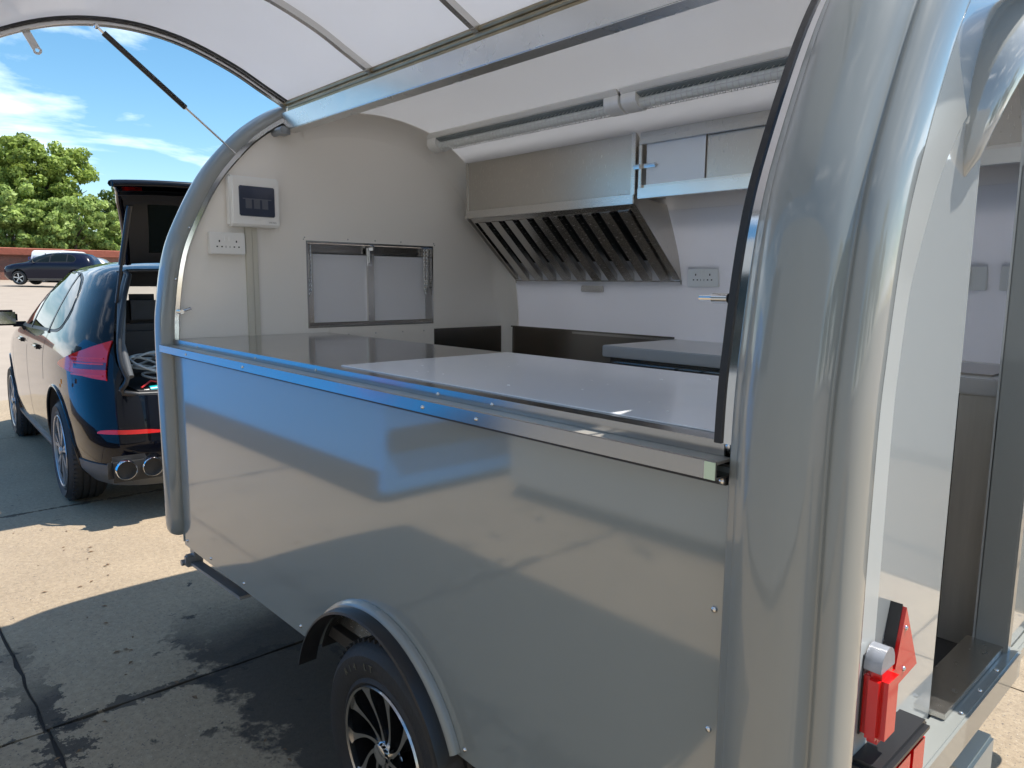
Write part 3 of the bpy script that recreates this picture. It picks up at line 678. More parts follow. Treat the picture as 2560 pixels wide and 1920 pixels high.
# batten lamps with wire guards
def batten(x0, x1):
    i = int(np.argmin(np.abs(PD[:, 0]-1.39))); p = Vector((0, PD[i][0], PD[i][1])); e2 = Vector((0, -PN[i][0], -PN[i][1])); e1 = Vector((0, -PN[i][1], PN[i][0])); e1 = -e1 if e1.y < 0 else e1
    B = sub_empty('batten_lamp', (x0+.6, p.y, p.z-.06), T)
    def q(x, a, h): v = p+e1*a+e2*(.034+h); return (x, v.y, v.z)
    def ext(prof, xa, xb, mb): return mb.prism(prof, [], lambda u, v: q(xa, u, v), lambda u, v: q(xb, u, v))
    ext([(-.075, -.008), (.062, 0), (.060, .012), (-.055, .016), (-.072, .006)], x0+.0, x1-.0, MB()).build('lamp_base', 'plast', B, smooth=0)
    capp = [(-.052, 0), (.052, 0), (.050, .024), (.040, .046), (.020, .058), (-.020, .058), (-.040, .046), (-.050, .024)]
    ext(capp, x0, x0+.075, MB()).build('end_cap', 'plast', B, smooth=40); ext(capp, x1-.075, x1, MB()).build('end_cap', 'plast', B, smooth=40)
    ext([(-.046, .0162), (.044, .0142), (.040, .019), (-.044, .021)], x0+.075, x1-.075, MB()).build('reflector', 'reflgrey', B, smooth=0)
    tp = [q(x0+.07, 0, .036), q(x1-.07, 0, .036)]
    MB().tube(tp, .020, 14).build('lamp_tube', 'diff', B, smooth=60)
    mb = MB(); turns = int((x1-x0-.15)/.024); pts = []
    for k in range(turns*10+1):
        t = 2*PI*k/10; pts.append(q(x0+.078+.024*k/10, .031*math.cos(t), .037+.026*math.sin(t)))
    mb.tube(pts, .0015, 4)
    for a in (-.026, 0, .026): mb.tube([q(x0+.07, a, .037+.026*math.sqrt(max(0, 1-(a/.031)**2))), q(x1-.07, a, .037+.026*math.sqrt(max(0, 1-(a/.031)**2)))], .0011, 4)
    mb.build('wire_guard', 'wire', B, smooth=60)
batten(.05, 1.352); batten(1.366, 2.66)
# consumer unit, sockets, trunking on the cream wall
CU = sub_empty('fuse_box', (.03, .415, 1.965), T)
MB().box((0, .258, 1.846), (.053, .487, 2.068), .008).build('box_housing', 'plast', CU)
MB().box((.048, .261, 1.849), (.064, .484, 2.065), .007).build('box_front', 'plast', CU)
MB().box((.0635, .294, 1.892), (.068, .458, 2.024), .004).build('smoked_window', 'smoke', CU)
br = MB()
for k in range(3):
    y = .322+k*.038; br.box((.068, y, 1.926), (.0684, y+.028, 1.966)).box((.0684, y+.008, 1.932), (.0695, y+.02, 1.945))
br.box((.068, .31, 1.966), (.0688, .442, 1.970)); br.build('breaker', 'dimgrey', CU, smooth=0)
MB().box((.064, .366, 1.876), (.0665, .394, 1.886), .001).build('window_catch', 'plast', CU)
textobj('box_print', 'VIKING', .011, Matrix.Translation((.0645, .447, 1.868)) @ Matrix.Rotation(PI/2, 4, 'Z') @ Matrix.Rotation(PI/2, 4, 'X'), 'grey', CU, .0003)
def socket(o, u, n_, name='double_socket', w=.15, h=.088, kind='uk'):
    """o centre on the wall, u right, n_ towards the room"""
    o, u, n_ = Vector(o), Vector(u), Vector(n_); z = Vector((0, 0, 1)); E_ = sub_empty(name, o, T)
    R3 = Matrix((u, z, n_)).transposed()
    def bx(a, b, bev=0):
        mb = MB().box(a, b, bev); mb.v = [tuple(o+R3 @ Vector(p)) for p in mb.v]; return mb
    def multi(L_):
        mb = MB()
        for a, b in L_: q = bx(a, b); mb.add(q.v, q.f)
        return mb
    bx((-w/2, -h/2, 0), (w/2, h/2, .030), .003).build('back_box', 'plast', E_)
    bx((-w/2-.001, -h/2-.001, .030), (w/2+.001, h/2+.001, .040), .003).build('face_plate', 'plast', E_)
    if kind == 'uk':
        hl = []
        for cx_ in (-.038, .038):
            hl += [((cx_-.0028-.0*cx_, .004, .0398), (cx_+.0028, .013, .0404)), ((cx_-.014, -.018, .0398), (cx_-.007, -.0125, .0404)), ((cx_+.007, -.018, .0398), (cx_+.014, -.0125, .0404))]
        hl += [((-.011, -.02, .0398), (-.009, -.011, .0404)), ((.007, -.02, .0398), (.009, -.011, .0404))]
        multi(hl).build('pin_holes', 'blackmat', E_, smooth=0)
        for cx_ in (-.010, .010): bx((cx_-.007, .010, .040), (cx_+.007, .030, .0435), .0015).build('rocker_switch', 'plast', E_)
    else:
        for cx_ in np.linspace(-w/2+.022, w/2-.022, 3 if kind == 'sw3' else 1):
            bx((cx_-.014, -.03, .040), (cx_+.014, .03, .044), .0015).build('rocker_switch', 'plast', E_)
    return E_
socket((0, .246, 1.769), (0, 1, 0), (1, 0, 0), w=.154, h=.094)
MB().box((0, .337, 1.337), (.016, .366, 1.87), .002).box((0, .368, 1.337), (.012, .394, 1.87), .002).build('cable_trunking', 'trunk', T)
socket((1.395, 1.966, 1.64), (1, 0, 0), (0, -1, 0), w=.165, h=.095)
socket((2.505, 1.966, 1.640), (1, 0, 0), (0, -1, 0), 'isolator_switch', w=.085, h=.095, kind='sw1')
socket((2.655, 1.966, 1.640), (1, 0, 0), (0, -1, 0), 'light_switch', w=.135, h=.095, kind='sw3')
MB().cyl((.026, .03, 1.47), (.05, .03, 1.47), .010, 12).cyl((.03, .03, 1.47), (.045, .07, 1.485), .006, 10).build('latch_pin', 'chrome', T)
MB().cyl((2.684, .02, 1.585), (2.655, .02, 1.585), .008, 12).cyl((2.66, .02, 1.585), (2.63, .02, 1.585), .005, 10).build('latch_pin', 'chrome', T)
for i in (iC+12, iC+24): put_bolt((.018, PD[i][0]-.004, PD[i][1]), .8, name='rivet')
# hob corner seen through the door
MB().box((2.45, 1.50, 1.335), (2.70, 1.85, 1.341), .002).build('sink_cover', 'steeldark', T)
# rear wall with arched doorway
DY0, DY1, DZ0 = .835, 1.335, .575
dc = (DY0+DY1)/2; dr = (DY1-DY0)/2
door = [(DY0, DZ0), (DY1, DZ0)]+[(dc+dr*math.cos(t), 1.93+dr*math.sin(t)) for t in np.linspace(0, PI, 17)]
MB().prism(prof_poly(-.02), [door], lambda u, v: (2.80, u, v), lambda u, v: (2.755, u, v)).build('rear_wall', 'rearpaint', T, smooth=0)
MB().prism([(DY0-.004, DZ0)]+[(DY0, DZ0)], [], lambda u, v: (2.8, u, v), lambda u, v: (2.8, u, v)) if False else None
sweep([(2.799, -.10), (2.799, -.425), (2.806, -.425), (2.809, -.42), (2.809, -.10)], range(0, iH-6)).build('corner_flange', 'flange', T)
# hood moulding arched over the door, projecting further towards its top
hp = [(dc+(dr+.10)*math.cos(t)*-1, 1.86+(dr+.115)*math.sin(t)) for t in np.linspace(-.06, PI+.06, 33)]
hm = MB(); nsec = 7
for k, (y, z) in enumerate(hp):
    s_ = k/(len(hp)-1); pr_ = .012+.085*min(1, math.sin(PI*s_)*1.35)**.8 if 0 < s_ < 1 else .004
    d = Vector((0, y-dc, z-1.86)).normalized(); w_ = .012+.04*min(1, math.sin(PI*s_)*1.6) if 0 < s_ < 1 else .004
    for a in np.linspace(0, PI, nsec): hm.v.append((2.799+pr_*math.sin(a)**.7, y+d.y*w_*(-math.cos(a)), z+d.z*w_*(-math.cos(a))))
for a in range(len(hp)-1):
    for k in range(nsec-1): hm.f.append((a*nsec+k, a*nsec+k+1, (a+1)*nsec+k+1, (a+1)*nsec+k))
hm.build('door_hood', 'rearpaint', T, smooth=60)
# door frame
MB().box((2.76, DY1-.004, DZ0-.06), (2.845, DY1+.035, 2.0), .004).build('door_jamb', 'gel', T)
MB().box((2.80, .28, DZ0-.10), (2.868, DY1+.06, DZ0-.014), .006).build('door_sill', 'gel', T)
MB().box((2.74, DY0, DZ0-.012), (2.835, DY1+.0, DZ0+.004), .001).build('threshold_plate', 'steel', T)
MB().box((2.795, .20, .425), (2.825, 1.95, .474), .008).build('rear_skirt', 'gel', T)
MB().box((2.74, 1.02, .20), (2.85, 1.27, .34), .008).build('entry_step', 'trunk', T)
for y in (.9, 1.05, 1.2): put_bolt((2.852, y, DZ0-.012), .8, rx=-PI/2)
# the open door leaf
DR = sub_empty('rear_door', (2.85, DY1+.04, 1.3), T)
ang = math.radians(9); du = Vector((math.cos(ang), math.sin(ang), 0)); dn = Vector((-math.sin(ang), math.cos(ang), 0)); dO = Vector((2.875, DY1+.045, 0))
def dbox(a, b, bev=0):
    mb = MB().box(a, b, bev); mb.v = [tuple(dO+du*p[0]+dn*p[1]+Vector((0, 0, p[2]))) for p in mb.v]; return mb
dbox((0, 0, .66), (.43, .035, 1.98), .012).build('door_leaf', 'rearpaint', DR)
for z in (.95, 1.75): dbox((-.025, -.014, z), (.05, -.001, z+.085), .003).build('door_hinge', 'chrome', DR)
# rear lights and reflectors
TRI = sub_empty('triangle_reflector', (2.82, .56, .86), T)
tri = [(.462, .780), (.610, .792), (.515, .955)]
MB().prism(tri, [], lambda u, v: (2.80, u, v), lambda u, v: (2.824, u, v)).build('reflector_back', 'black', TRI, smooth=0)
ctr = np.mean(tri, 0); tri2 = [tuple(ctr+(np.array(t_)-ctr)*.96) for t_ in tri]
MB().prism(tri2, [], lambda u, v: (2.824, u, v), lambda u, v: (2.832, u, v)).build('reflector_face', 'redlens', TRI, smooth=0)
put_bolt((2.832, .519, .905), .8, rz=PI/2); put_bolt((2.832, .526, .812), .8, rz=PI/2)
ML = sub_empty('marker_lamp', (2.83, .44, .82), T)
MB().box((2.80, .362, .72), (2.812, .432, .895), .004).build('lamp_base', 'black', ML)
MB().box((2.812, .358, .715), (2.858, .436, .862), .013).build('red_lens', 'redlens', ML)
MB().prism([(.366, .863)]+[(.398+.034*math.cos(t), .868+.040*math.sin(t)) for t in np.linspace(PI, 0, 12)]+[(.432, .863)], [], lambda u, v: (2.812, u, v), lambda u, v: (2.845, u, v)).build('clear_lens', 'clearlens', ML, smooth=30)
for dz in (0, .016): MB().box((2.8565, .386, .80+dz), (2.8572, .412, .806+dz), rot=Matrix.Rotation(.5, 3, 'X')).build('lens_mark', 'plast', ML)
TL = sub_empty('tail_lamp', (2.83, .55, .62), T)
MB().box((2.80, .34, .655), (2.872, .605, .682), .010).box((2.80, .34, .566), (2.83, .605, .656), .006).build('lamp_housing', 'black', TL)
for a, b in ((.345, .43), (.433, .515), (.518, .60)):
    MB().box((2.83, a, .565), (2.866, b, .653), .008).build('red_lens', 'redlens', TL)

lf = MB(); rl_ = random.Random(5)
for k in range(70):
    x, y = rl_.uniform(-2.2, 1.2), rl_.uniform(-1.1, .0); a = rl_.uniform(0, 6.3); q = rl_.uniform(.006, .020)
    c_, s_ = math.cos(a), math.sin(a); pts = [(-q, 0, 0), (0, -q*.45, .003), (q, 0, .001), (0, q*.45, .004)]
    lf.add([(x+px*c_-py*s_, y+px*s_+py*c_, GZ+.002+pz) for px, py, pz in pts], [(0, 1, 2), (0, 2, 3)])
lo_ = lf.build('leaf_litter', 'deadleaf', smooth=0); lo_['kind'] = 'stuff'
# ------------------------------------------------------------------ cars
# body = stack of superellipse rings; x: 0 at the rear bumper, forward positive
CZ = [(.22, .14, 4.55, .84), (.33, .03, 4.72, .925), (.50, 0, 4.85, .955), (.66, .015, 4.86, .968), (.80, .05, 4.83, .972), (.92, .085, 4.74, .968), (1.0, .11, 4.50, .955), (1.05, .13, 4.15, .935), (1.10, .15, 3.75, .905), (1.2, .20, 3.55, .855), (1.32, .28, 3.32, .79), (1.44, .38, 3.05, .725), (1.54, .50, 2.75, .66), (1.61, .66, 2.45, .58), (1.655, .88, 2.15, .46), (1.68, 1.2, 1.9, .26)]
CA = np.array(CZ)
def ring(z):
    a = [np.interp(z, CA[:, 0], CA[:, k]) for k in (1, 2, 3)]
    n = np.interp(z, [.2, .9, 1.2, 1.68], [4.2, 3.8, 3.3, 2.4]); return a[0], a[1], a[2], n
def nk(c, n): return n*1.45 if c < 0 else n
def cpt(th, z, off=0):
    """th 0 = rear centre, pi/2 = left side middle, pi = front centre; car left is +y"""
    x0, x1, b, n = ring(z); xm = (x0+x1)/2; a = (x1-x0)/2; c, s = -math.cos(th), math.sin(th)
    n = nk(c, n); P = np.array([xm+a*np.sign(c)*abs(c)**(2/n), b*np.sign(s)*abs(s)**(2/n), z])
    if off:
        e = 1e-3; A = cpt(th+e, z); B = cpt(th, z+e*.5 if z < 1.67 else z-e*.5); u = (A-P); v = (B-P)*(1 if z < 1.67 else -1); nn = np.cross(u, v); nn /= np.linalg.norm(nn)+1e-12
        if nn @ np.array([c, s, .0]) < 0: nn = -nn
        P = P+nn*off
    return P
def th_of(x, z, side=1):
    x0, x1, b, n = ring(z); xm = (x0+x1)/2; a = (x1-x0)/2; q = max(-1, min(1, (x-xm)/a)); n = nk(q, n); return math.acos(-np.sign(q)*abs(q)**(n/2))
def patch(cols, name, m_, parent, off=.004, thick=.0, nz_=6, side=1, lip=True):
    """cols: (x or ('t',theta), z0, z1)"""
    rows = []
    for u, z0, z1 in cols:
        r = []
        for z in np.linspace(z0, z1, nz_):
            th = u[1] if isinstance(u, tuple) else th_of(u, z); p = cpt(th, z, off); r.append((p[0], p[1]*side, p[2]))
        rows.append(r)
    mb = MB().grid(rows)
    if lip:                                   # turn the edge back to the body so that the piece has thickness
        rows2 = []
        n = nz_; R = len(rows); loop = [(i, 0) for i in range(R)]+[(R-1, j) for j in range(1, n)]+[(i, n-1) for i in range(R-2, -1, -1)]+[(0, j) for j in range(n-2, 0, -1)]
        inner = []
        for (i, j) in loop:
            u, z0, z1 = cols[i]; z = np.linspace(z0, z1, nz_)[j]; th = u[1] if isinstance(u, tuple) else th_of(u, z); p = cpt(th, z, -.006); inner.append((p[0], p[1]*side, p[2]))
        k0 = len(mb.v); mb.v += inner; q = len(loop)
        for k in range(q):
            a = loop[k][0]*n+loop[k][1]; b = loop[(k+1) % q][0]*n+loop[(k+1) % q][1]; mb.f.append((a, b, k0+(k+1) % q, k0+k))
    return mb.build(name, m_, parent, smooth=50)
def interp_cols(xs, lo, hi):
    L0 = np.array(lo); H0 = np.array(hi); return [(x, np.interp(x, L0[:, 0], L0[:, 1]), np.interp(x, H0[:, 0], H0[:, 1])) for x in xs]
def make_body(rt, m_, open_boot=False):
    zs = np.unique(np.concatenate([np.linspace(.22, 1.12, 26), np.linspace(1.12, 1.68, 22)])); ths = np.linspace(0, 2*PI, 161)[:-1]
    mb = MB(); n = len(ths)
    for z in zs:
        for t in ths: mb.v.append(tuple(cpt(t, z)))
    for a in range(len(zs)-1):
        for k in range(n): mb.f.append((a*n+k, a*n+(k+1) % n, (a+1)*n+(k+1) % n, (a+1)*n+k))
    mb.f.append(tuple(reversed(range(n)))); top = (len(zs)-1)*n
    mb.v.append((1.55, 0, 1.692)); c_ = len(mb.v)-1
    for k in range(n): mb.f.append((top+k, top+(k+1) % n, c_))
    o = mb.build('body', m_, rt, smooth=40)
    cut = []
    def cutter(mb2):
        q = finish('c', mb2.v, mb2.f, M['blackmat'], rt, smooth=0); b_ = bmesh.new(); b_.from_mesh(q.data); bmesh.ops.recalc_face_normals(b_, faces=b_.faces); b_.to_mesh(q.data); b_.free(); cut.append(q)
    for wx in (.97, 3.865):
        for s in (1, -1): cutter(MB().cyl((wx, s*.66, .375), (wx, s*1.2, .375), .415, 40))
    if open_boot:
        yz = [(-.60, .80), (.60, .80), (.67, .90), (.70, 1.05), (.62, 1.35), (.54, 1.52), (.46, 1.565), (-.46, 1.565), (-.54, 1.52), (-.62, 1.35), (-.70, 1.05), (-.67, .90)]
        yz = [tuple(p) for p in cat_rom(yz+[yz[0]], 3)[:-1]]
        cutter(MB().prism(yz, [], lambda u, v: (-.3, u, v), lambda u, v: (.95, u, v)))
        cutter(MB().box((.94, -.58, .62), (3.3, .58, 1.52), .08)); cutter(MB().box((3.15, -.52, 1.17), (4.2, .52, 1.47), .03))
    for q in cut:
        q.data.materials.clear(); q.data.materials.append(M['trunklin'])
        md = o.modifiers.new('b', 'BOOLEAN'); md.operation = 'DIFFERENCE'; md.object = q; md.solver = 'EXACT'; md.material_mode = 'TRANSFER'
    dg = bpy.context.evaluated_depsgraph_get(); dg.update(); me = bpy.data.meshes.new_from_object(o.evaluated_get(dg)); o.modifiers.clear(); o.data = me
    for q in cut: bpy.data.objects.remove(q)
    return o
FW = [(2.33, 1.085), (3.0, 1.075), (3.35, 1.07)]
def car_windows(rt, detail=True, gm='carglass'):
    lo = [(1.0, 1.13), (1.3, 1.12), (2.4, 1.10), (3.3, 1.09)]; hi = [(.95, 1.24), (1.02, 1.36), (1.10, 1.43), (1.22, 1.49), (1.4, 1.525), (1.9, 1.545), (2.4, 1.535), (2.75, 1.47), (3.1, 1.30), (3.42, 1.12)]
    lo_q = [(.95, 1.21), (1.0, 1.16), (1.06, 1.135), (1.2, 1.12), (1.45, 1.117)]
    sides = (1, -1)
    for s in sides:
        patch(interp_cols(np.linspace(.935, 3.44, 44), [(.93, 1.21), (.99, 1.14), (1.08, 1.11), (1.3, 1.10), (2.4, 1.08), (3.3, 1.07), (3.44, 1.08)], [(.93, 1.25), (1.0, 1.38), (1.08, 1.45), (1.2, 1.51), (1.4, 1.548), (1.9, 1.565), (2.4, 1.555), (2.78, 1.485), (3.12, 1.315), (3.44, 1.10)]), 'window_surround', 'carblack', rt, .0025, side=s)
        patch(interp_cols(np.linspace(.965, 1.36, 14), [(.965, 1.22), (1.0, 1.16), (1.06, 1.135), (1.2, 1.12), (1.45, 1.117)], [(.965, 1.27), (1.02, 1.36), (1.10, 1.43), (1.22, 1.49), (1.4, 1.525)]), 'window', gm, rt, .006, side=s)
        patch(interp_cols(np.linspace(1.42, 2.22, 14), lo, hi), 'window', gm, rt, .006, side=s)
        patch(interp_cols(np.linspace(2.29, 3.36, 24), lo, hi), 'window', gm, rt, .006, side=s)
        if detail:
            for xx in (1.39, 2.255):
                patch(interp_cols((xx-.022, xx+.022), [(1, 1.09), (3, 1.085)], [(1, 1.53), (3, 1.55)]), 'window_pillar', 'black', rt, .009, side=s)
    # windscreen
    cols = [(('t', PI+t), 1.13, 1.52) for t in np.linspace(-.62, .62, 19)]
    rows = []
    for u, z0, z1 in cols: rows.append([tuple(cpt(u[1], z, .005)) for z in np.linspace(z0, z1, 8)])
    MB().grid(rows).build('windscreen', 'clearglass' if detail else gm, rt, smooth=60)
def rim_wheels(rt, style, R=.375, rr=.262):
    for wx in (.97, 3.865):
        for s in (1, -1):
            c = (wx, s*.955, R); e = bpy.data.objects.new('wheel', None); COL.objects.link(e); e.parent = rt; e.location = c; e['_c'] = list(c)
            wheel(e, c, R, .26, rr, 7 if style == 'twin' else 5, style, side=s)
def mirrors(rt, m_):
    for s in (1, -1):
        MB().box((3.02, s*.93-.0, 1.07), (3.12, s*1.12, 1.20), .035).box((3.03, s*.86, 1.06), (3.09, s*.98, 1.10), .01).build('door_mirror', m_, rt)
        MB().box((3.015, min(s*.95, s*1.1), 1.085), (3.0195, max(s*.95, s*1.1), 1.185)).build('mirror_glass', 'chrome', rt)

CAR = root('black_suv', (-1.80, .96, GZ), 'midnight-blue estate-style SUV with raised tailgate, parked at the front end of the trailer', 'car', rot=PI-math.radians(2.6))
# local +x forward -> world -x ; local +y -> world -y  (car's left side faces the street side)
make_body(CAR, 'carp', True)
car_windows(CAR)
rim_wheels(CAR, 'twin', .375, .268)
mirrors(CAR, 'carp')
def car_detail():
    s = 1
    for s in (1, -1):
        # tail light
        zc = .965
        cols = []
        t_in = 1.2
        while cpt(t_in, .965)[1] > .745: t_in -= .01
        x_in = cpt(t_in, .965)[0]+.02
        tA_ = th_of(.80, .965)
        for q in np.linspace(0, 1, 24):
            x = ('t', tA_+(t_in-tA_)*q)
            cols.append((x, zc-.028-.057*q**.7, zc-.018+.143*q**.75))
        TLp = patch(cols, 'tail_light', 'carred', CAR, .012, side=s)
        c2 = [(u, z0+.05+(z1-z0)*.0, z0+.095) for u, z0, z1 in cols[6:]]
        patch([(u, zc-.03, zc+.008) for u, z0, z1 in cols[9:]], 'tail_light_dark_band', 'carreddark', CAR, .0145, side=s)
        for dz in (-.062, -.0, .03): patch([(u, zc+dz-.004, zc+dz+.004) for u, z0, z1 in cols[8:-1]], 'light_bar', 'carredbr', CAR, .0165, nz_=3, side=s)
        # lower grey bumper and sills
        cols = [(x, .24, .40) for x in np.linspace(.52, .12, 10)]+[(('t', a), .24, .40) for a in np.linspace(th_of(.12, .3)*.98, .02, 16)]
        patch(cols, 'lower_bumper', 'cargrey', CAR, .010, side=s)
        patch([(x, .235, .36) for x in np.linspace(1.42, 3.42, 20)], 'sill', 'cargrey', CAR, .016, side=s)
        # bumper reflector
        tA = th_of(.12, .6)
        patch([(('t', a), .588+.006*0, .588+h) for a, h in zip(np.linspace(.70, .10, 14), [.008, .018, .022]+[.024]*8+[.022, .016, .006])], 'bumper_reflector', 'carred', CAR, .008, nz_=4, side=s)
        # twin tail pipes
        for dy in (.72, .56):
            x0 = .03
            MB().lathe([(.050, .12), (.056, -.03), (.061, -.038), (.066, -.03), (.064, .12)], 28, 'x', (x0-.03, s*dy, .395)).build('tail_pipe', 'chrome', CAR, smooth=50)
            MB().lathe([(.055, -.0), (.0001, .0)], 20, 'x', (x0+.02, s*dy, .395)).build('pipe_bore', 'blackmat', CAR, smooth=0)
        MB().box((.002, min(s*.46, s*.82), .305), (.07, max(s*.46, s*.82), .475), .03).build('pipe_surround', 'carblack', CAR)
        # door handles, door gaps
        for hx in (1.62, 2.55):
            y = cpt(th_of(hx+.1, 1.0), .985)[1]
            MB().box((hx, y-.02, .975), (hx+.20, y+.028, 1.005), .011).build('door_handle', 'carp', CAR) if s == 1 else MB().box((hx, -y-.028, .975), (hx+.20, -y+.02, 1.005), .011).build('door_handle', 'carp', CAR)
        for gx, z0 in ((2.27, .40), (3.30, .40)): patch([(gx-.004, z0, 1.08), (gx+.004, z0, 1.08)], 'door_gap', 'blackmat', CAR, .0012, nz_=12, side=s, lip=False)
        gap = [(1.50-.0, .62), (1.46, .78), (1.32, .92), (1.26, 1.08)]
        patch([(1.385, .80, 1.1), (1.393, .80, 1.1)], 'door_gap', 'blackmat', CAR, .0012, nz_=8, side=s, lip=False)
        # wheel arch lips
        for wx in (.97, 3.865):
            mb = MB(); n = 40; pts = []
            for a in np.linspace(-.25, PI+.25, n):
                x = wx+.418*math.cos(a); z = .375+.418*math.sin(a)
                if z < .235: continue
                p = cpt(th_of(x, z), z); pts.append((p[0], p[1]*s, p[2]))
            mb.tube(pts, .012, 6); mb.build('arch_lip', 'carp', CAR, smooth=60)
    MB().tube([(p[0], p[1], p[2]) for p in [cpt(th_of(x, .80), .80, .001) for x in np.linspace(.55, .75, 2)]], .001, 4)
car_detail()
MB().box((.55, .965, .845), (.57, .972, .872)).build('orange_sticker', 'orange', CAR); MB().box((.60, .967, .82), (.618, .973, .84)).build('orange_sticker', 'orange', CAR)
# boot aperture seal, roof headlining, seats, windscreen light
ap = [(.115, .80, -.60), (.115, .80, .60), (.085, .90, .67), (.13, 1.05, .70), (.27, 1.35, .62), (.44, 1.52, .54), (.52, 1.565, .46)]
ap = [(x, y, z) for x, z, y in ap]+[(x, -y, z) for x, z, y in reversed(ap[2:])]
apc = cat_rom(ap+[ap[0]], 4)[:-1]
MB().tube([(p[0]-.015, p[1]*.985, p[2]) for p in apc], .016, 8, closed=True).build('boot_seal', 'rubber', CAR, smooth=60)
for s in (1, -1):
    MB().tube([(.10, s*.64, .90), (.20, s*.66, 1.08), (.36, s*.60, 1.36), (.52, s*.52, 1.53)], .028, 8).build('boot_pillar_trim', 'cargrey', CAR, smooth=60)
    MB().box((.86, s*.34-.26, .80), (1.02, s*.34+.26, 1.16), .05).box((.90, s*.34-.14, 1.14), (1.0, s*.34+.14, 1.38), .05).build('rear_seat', 'seat', CAR)
    MB().box((1.9, s*.38-.24, .7), (2.05, s*.38+.24, 1.22), .06).box((1.94, s*.38-.13, 1.20), (2.04, s*.38+.13, 1.42), .05).build('front_seat', 'seat', CAR)
MB().box((.12, -.58, .80), (.92, .58, .815)).build('boot_floor', 'trunklin', CAR)
# tailgate raised: hinge at the roof's rear edge
TG = bpy.data.objects.new('tailgate', None); COL.objects.link(TG); TG.parent = CAR; TG['_c'] = [0, 0, 0]; TG.empty_display_size = .1
def gpt(u, v, h=0):
    """u across (-1..1), v 0 hinge .. 1 free end, h above the outer skin"""
    w = .50+.13*v+.08*v*v
    # profile in (x,z): from the hinge up and back
    Pz = [(0, .60, 1.635), (.2, .46, 1.80), (.45, .30, 1.99), (.62, .19, 2.105), (.70, .10, 2.165), (.85, .0, 2.20), (1.0, -.10, 2.195)]
    A = np.array(Pz); x = np.interp(v, A[:, 0], A[:, 1]); z = np.interp(v, A[:, 0], A[:, 2])
    e = .02; xa = np.interp(v+e, A[:, 0], A[:, 1])-np.interp(v-e, A[:, 0], A[:, 1]); za = np.interp(v+e, A[:, 0], A[:, 2])-np.interp(v-e, A[:, 0], A[:, 2]); ln = math.hypot(xa, za)
    nx, nz_ = za/ln, -xa/ln
    drop = -.03*abs(u)**3
    return (x+nx*(h+drop), u*w, z+nz_*(h+drop))
us = np.linspace(-1, 1, 17); vs = np.linspace(0, 1, 22)
MB().grid([[gpt(u, v, .035) for u in us] for v in vs]).grid([[gpt(u, v, 0.0) for u in (-1, -.98)] for v in vs]).build('tailgate_skin', 'carp', TG, smooth=50)
ed = [gpt(-1, v, .02) for v in vs]+[gpt(u, 1, .02) for u in us]+[gpt(1, v, .02) for v in vs[::-1]]
MB().tube(ed, .026, 8).build('tailgate_edge', 'carp', TG, smooth=60)
def gpan(u0, u1, v0, v1, h, name, m_, nu=8, nv=10, th_=.012):
    rows = [[gpt(u, v, h) for u in np.linspace(u0, u1, nu)] for v in np.linspace(v0, v1, nv)]; rows2 = [[gpt(u, v, h-th_) for u in np.linspace(u0, u1, nu)] for v in np.linspace(v0, v1, nv)]
    return MB().grid(rows).grid(rows2).build(name, m_, TG, smooth=40)
gpan(-.98, .98, .66, .97, -.03, 'tailgate_lining', 'carblack', th_=.03)
gpan(-.98, -.74, .03, .68, -.012, 'tailgate_lining', 'carblack'); gpan(.74, .98, .03, .68, -.012, 'tailgate_lining', 'carblack')
gpan(-.76, .76, .03, .14, -.012, 'tailgate_lining', 'carblack')
gpan(-.75, .75, .13, .67, -.004, 'rear_window', 'carglass')
gpan(-.6, .6, .125, .14, -.016, 'window_trim', 'chrome', th_=.006)
for s in (1, -1):
    gpan(s*.78, s*1.04, .66, .80, .038, 'tailgate_light', 'carred', 5, 5) if s > 0 else gpan(-1.04, -.78, .66, .80, .038, 'tailgate_light', 'carred', 5, 5)
    a = Vector(gpt(s*.92, .62, -.03)); b = Vector((.34, s*.64, 1.33)); d = b-a
    MB().cyl(a, a+d*.62, .019, 12).cyl(a+d*.6, b, .011, 10).build('tailgate_strut', 'black', TG, smooth=40)
def zmap_car(rt, A=(.0, .45, .66, .97, 1.10, 1.30, 1.56, 1.70, 2.3), B=(.0, .45, .70, 1.075, 1.235, 1.45, 1.695, 1.80, 2.32)):
    def rec(o, z0):
        for c in o.children:
            if c.name.startswith('wheel'): continue
            zz = z0+c.location.z
            if c.type == 'MESH':
                co = np.empty(len(c.data.vertices)*3); c.data.vertices.foreach_get('co', co); co = co.reshape(-1, 3)
                co[:, 2] = np.interp(co[:, 2]+zz, A, B)-zz; c.data.vertices.foreach_set('co', co.ravel()); c.data.update()
            rec(c, zz)
    bpy.context.view_layer.update(); rec(rt, 0)
zmap_car(CAR)
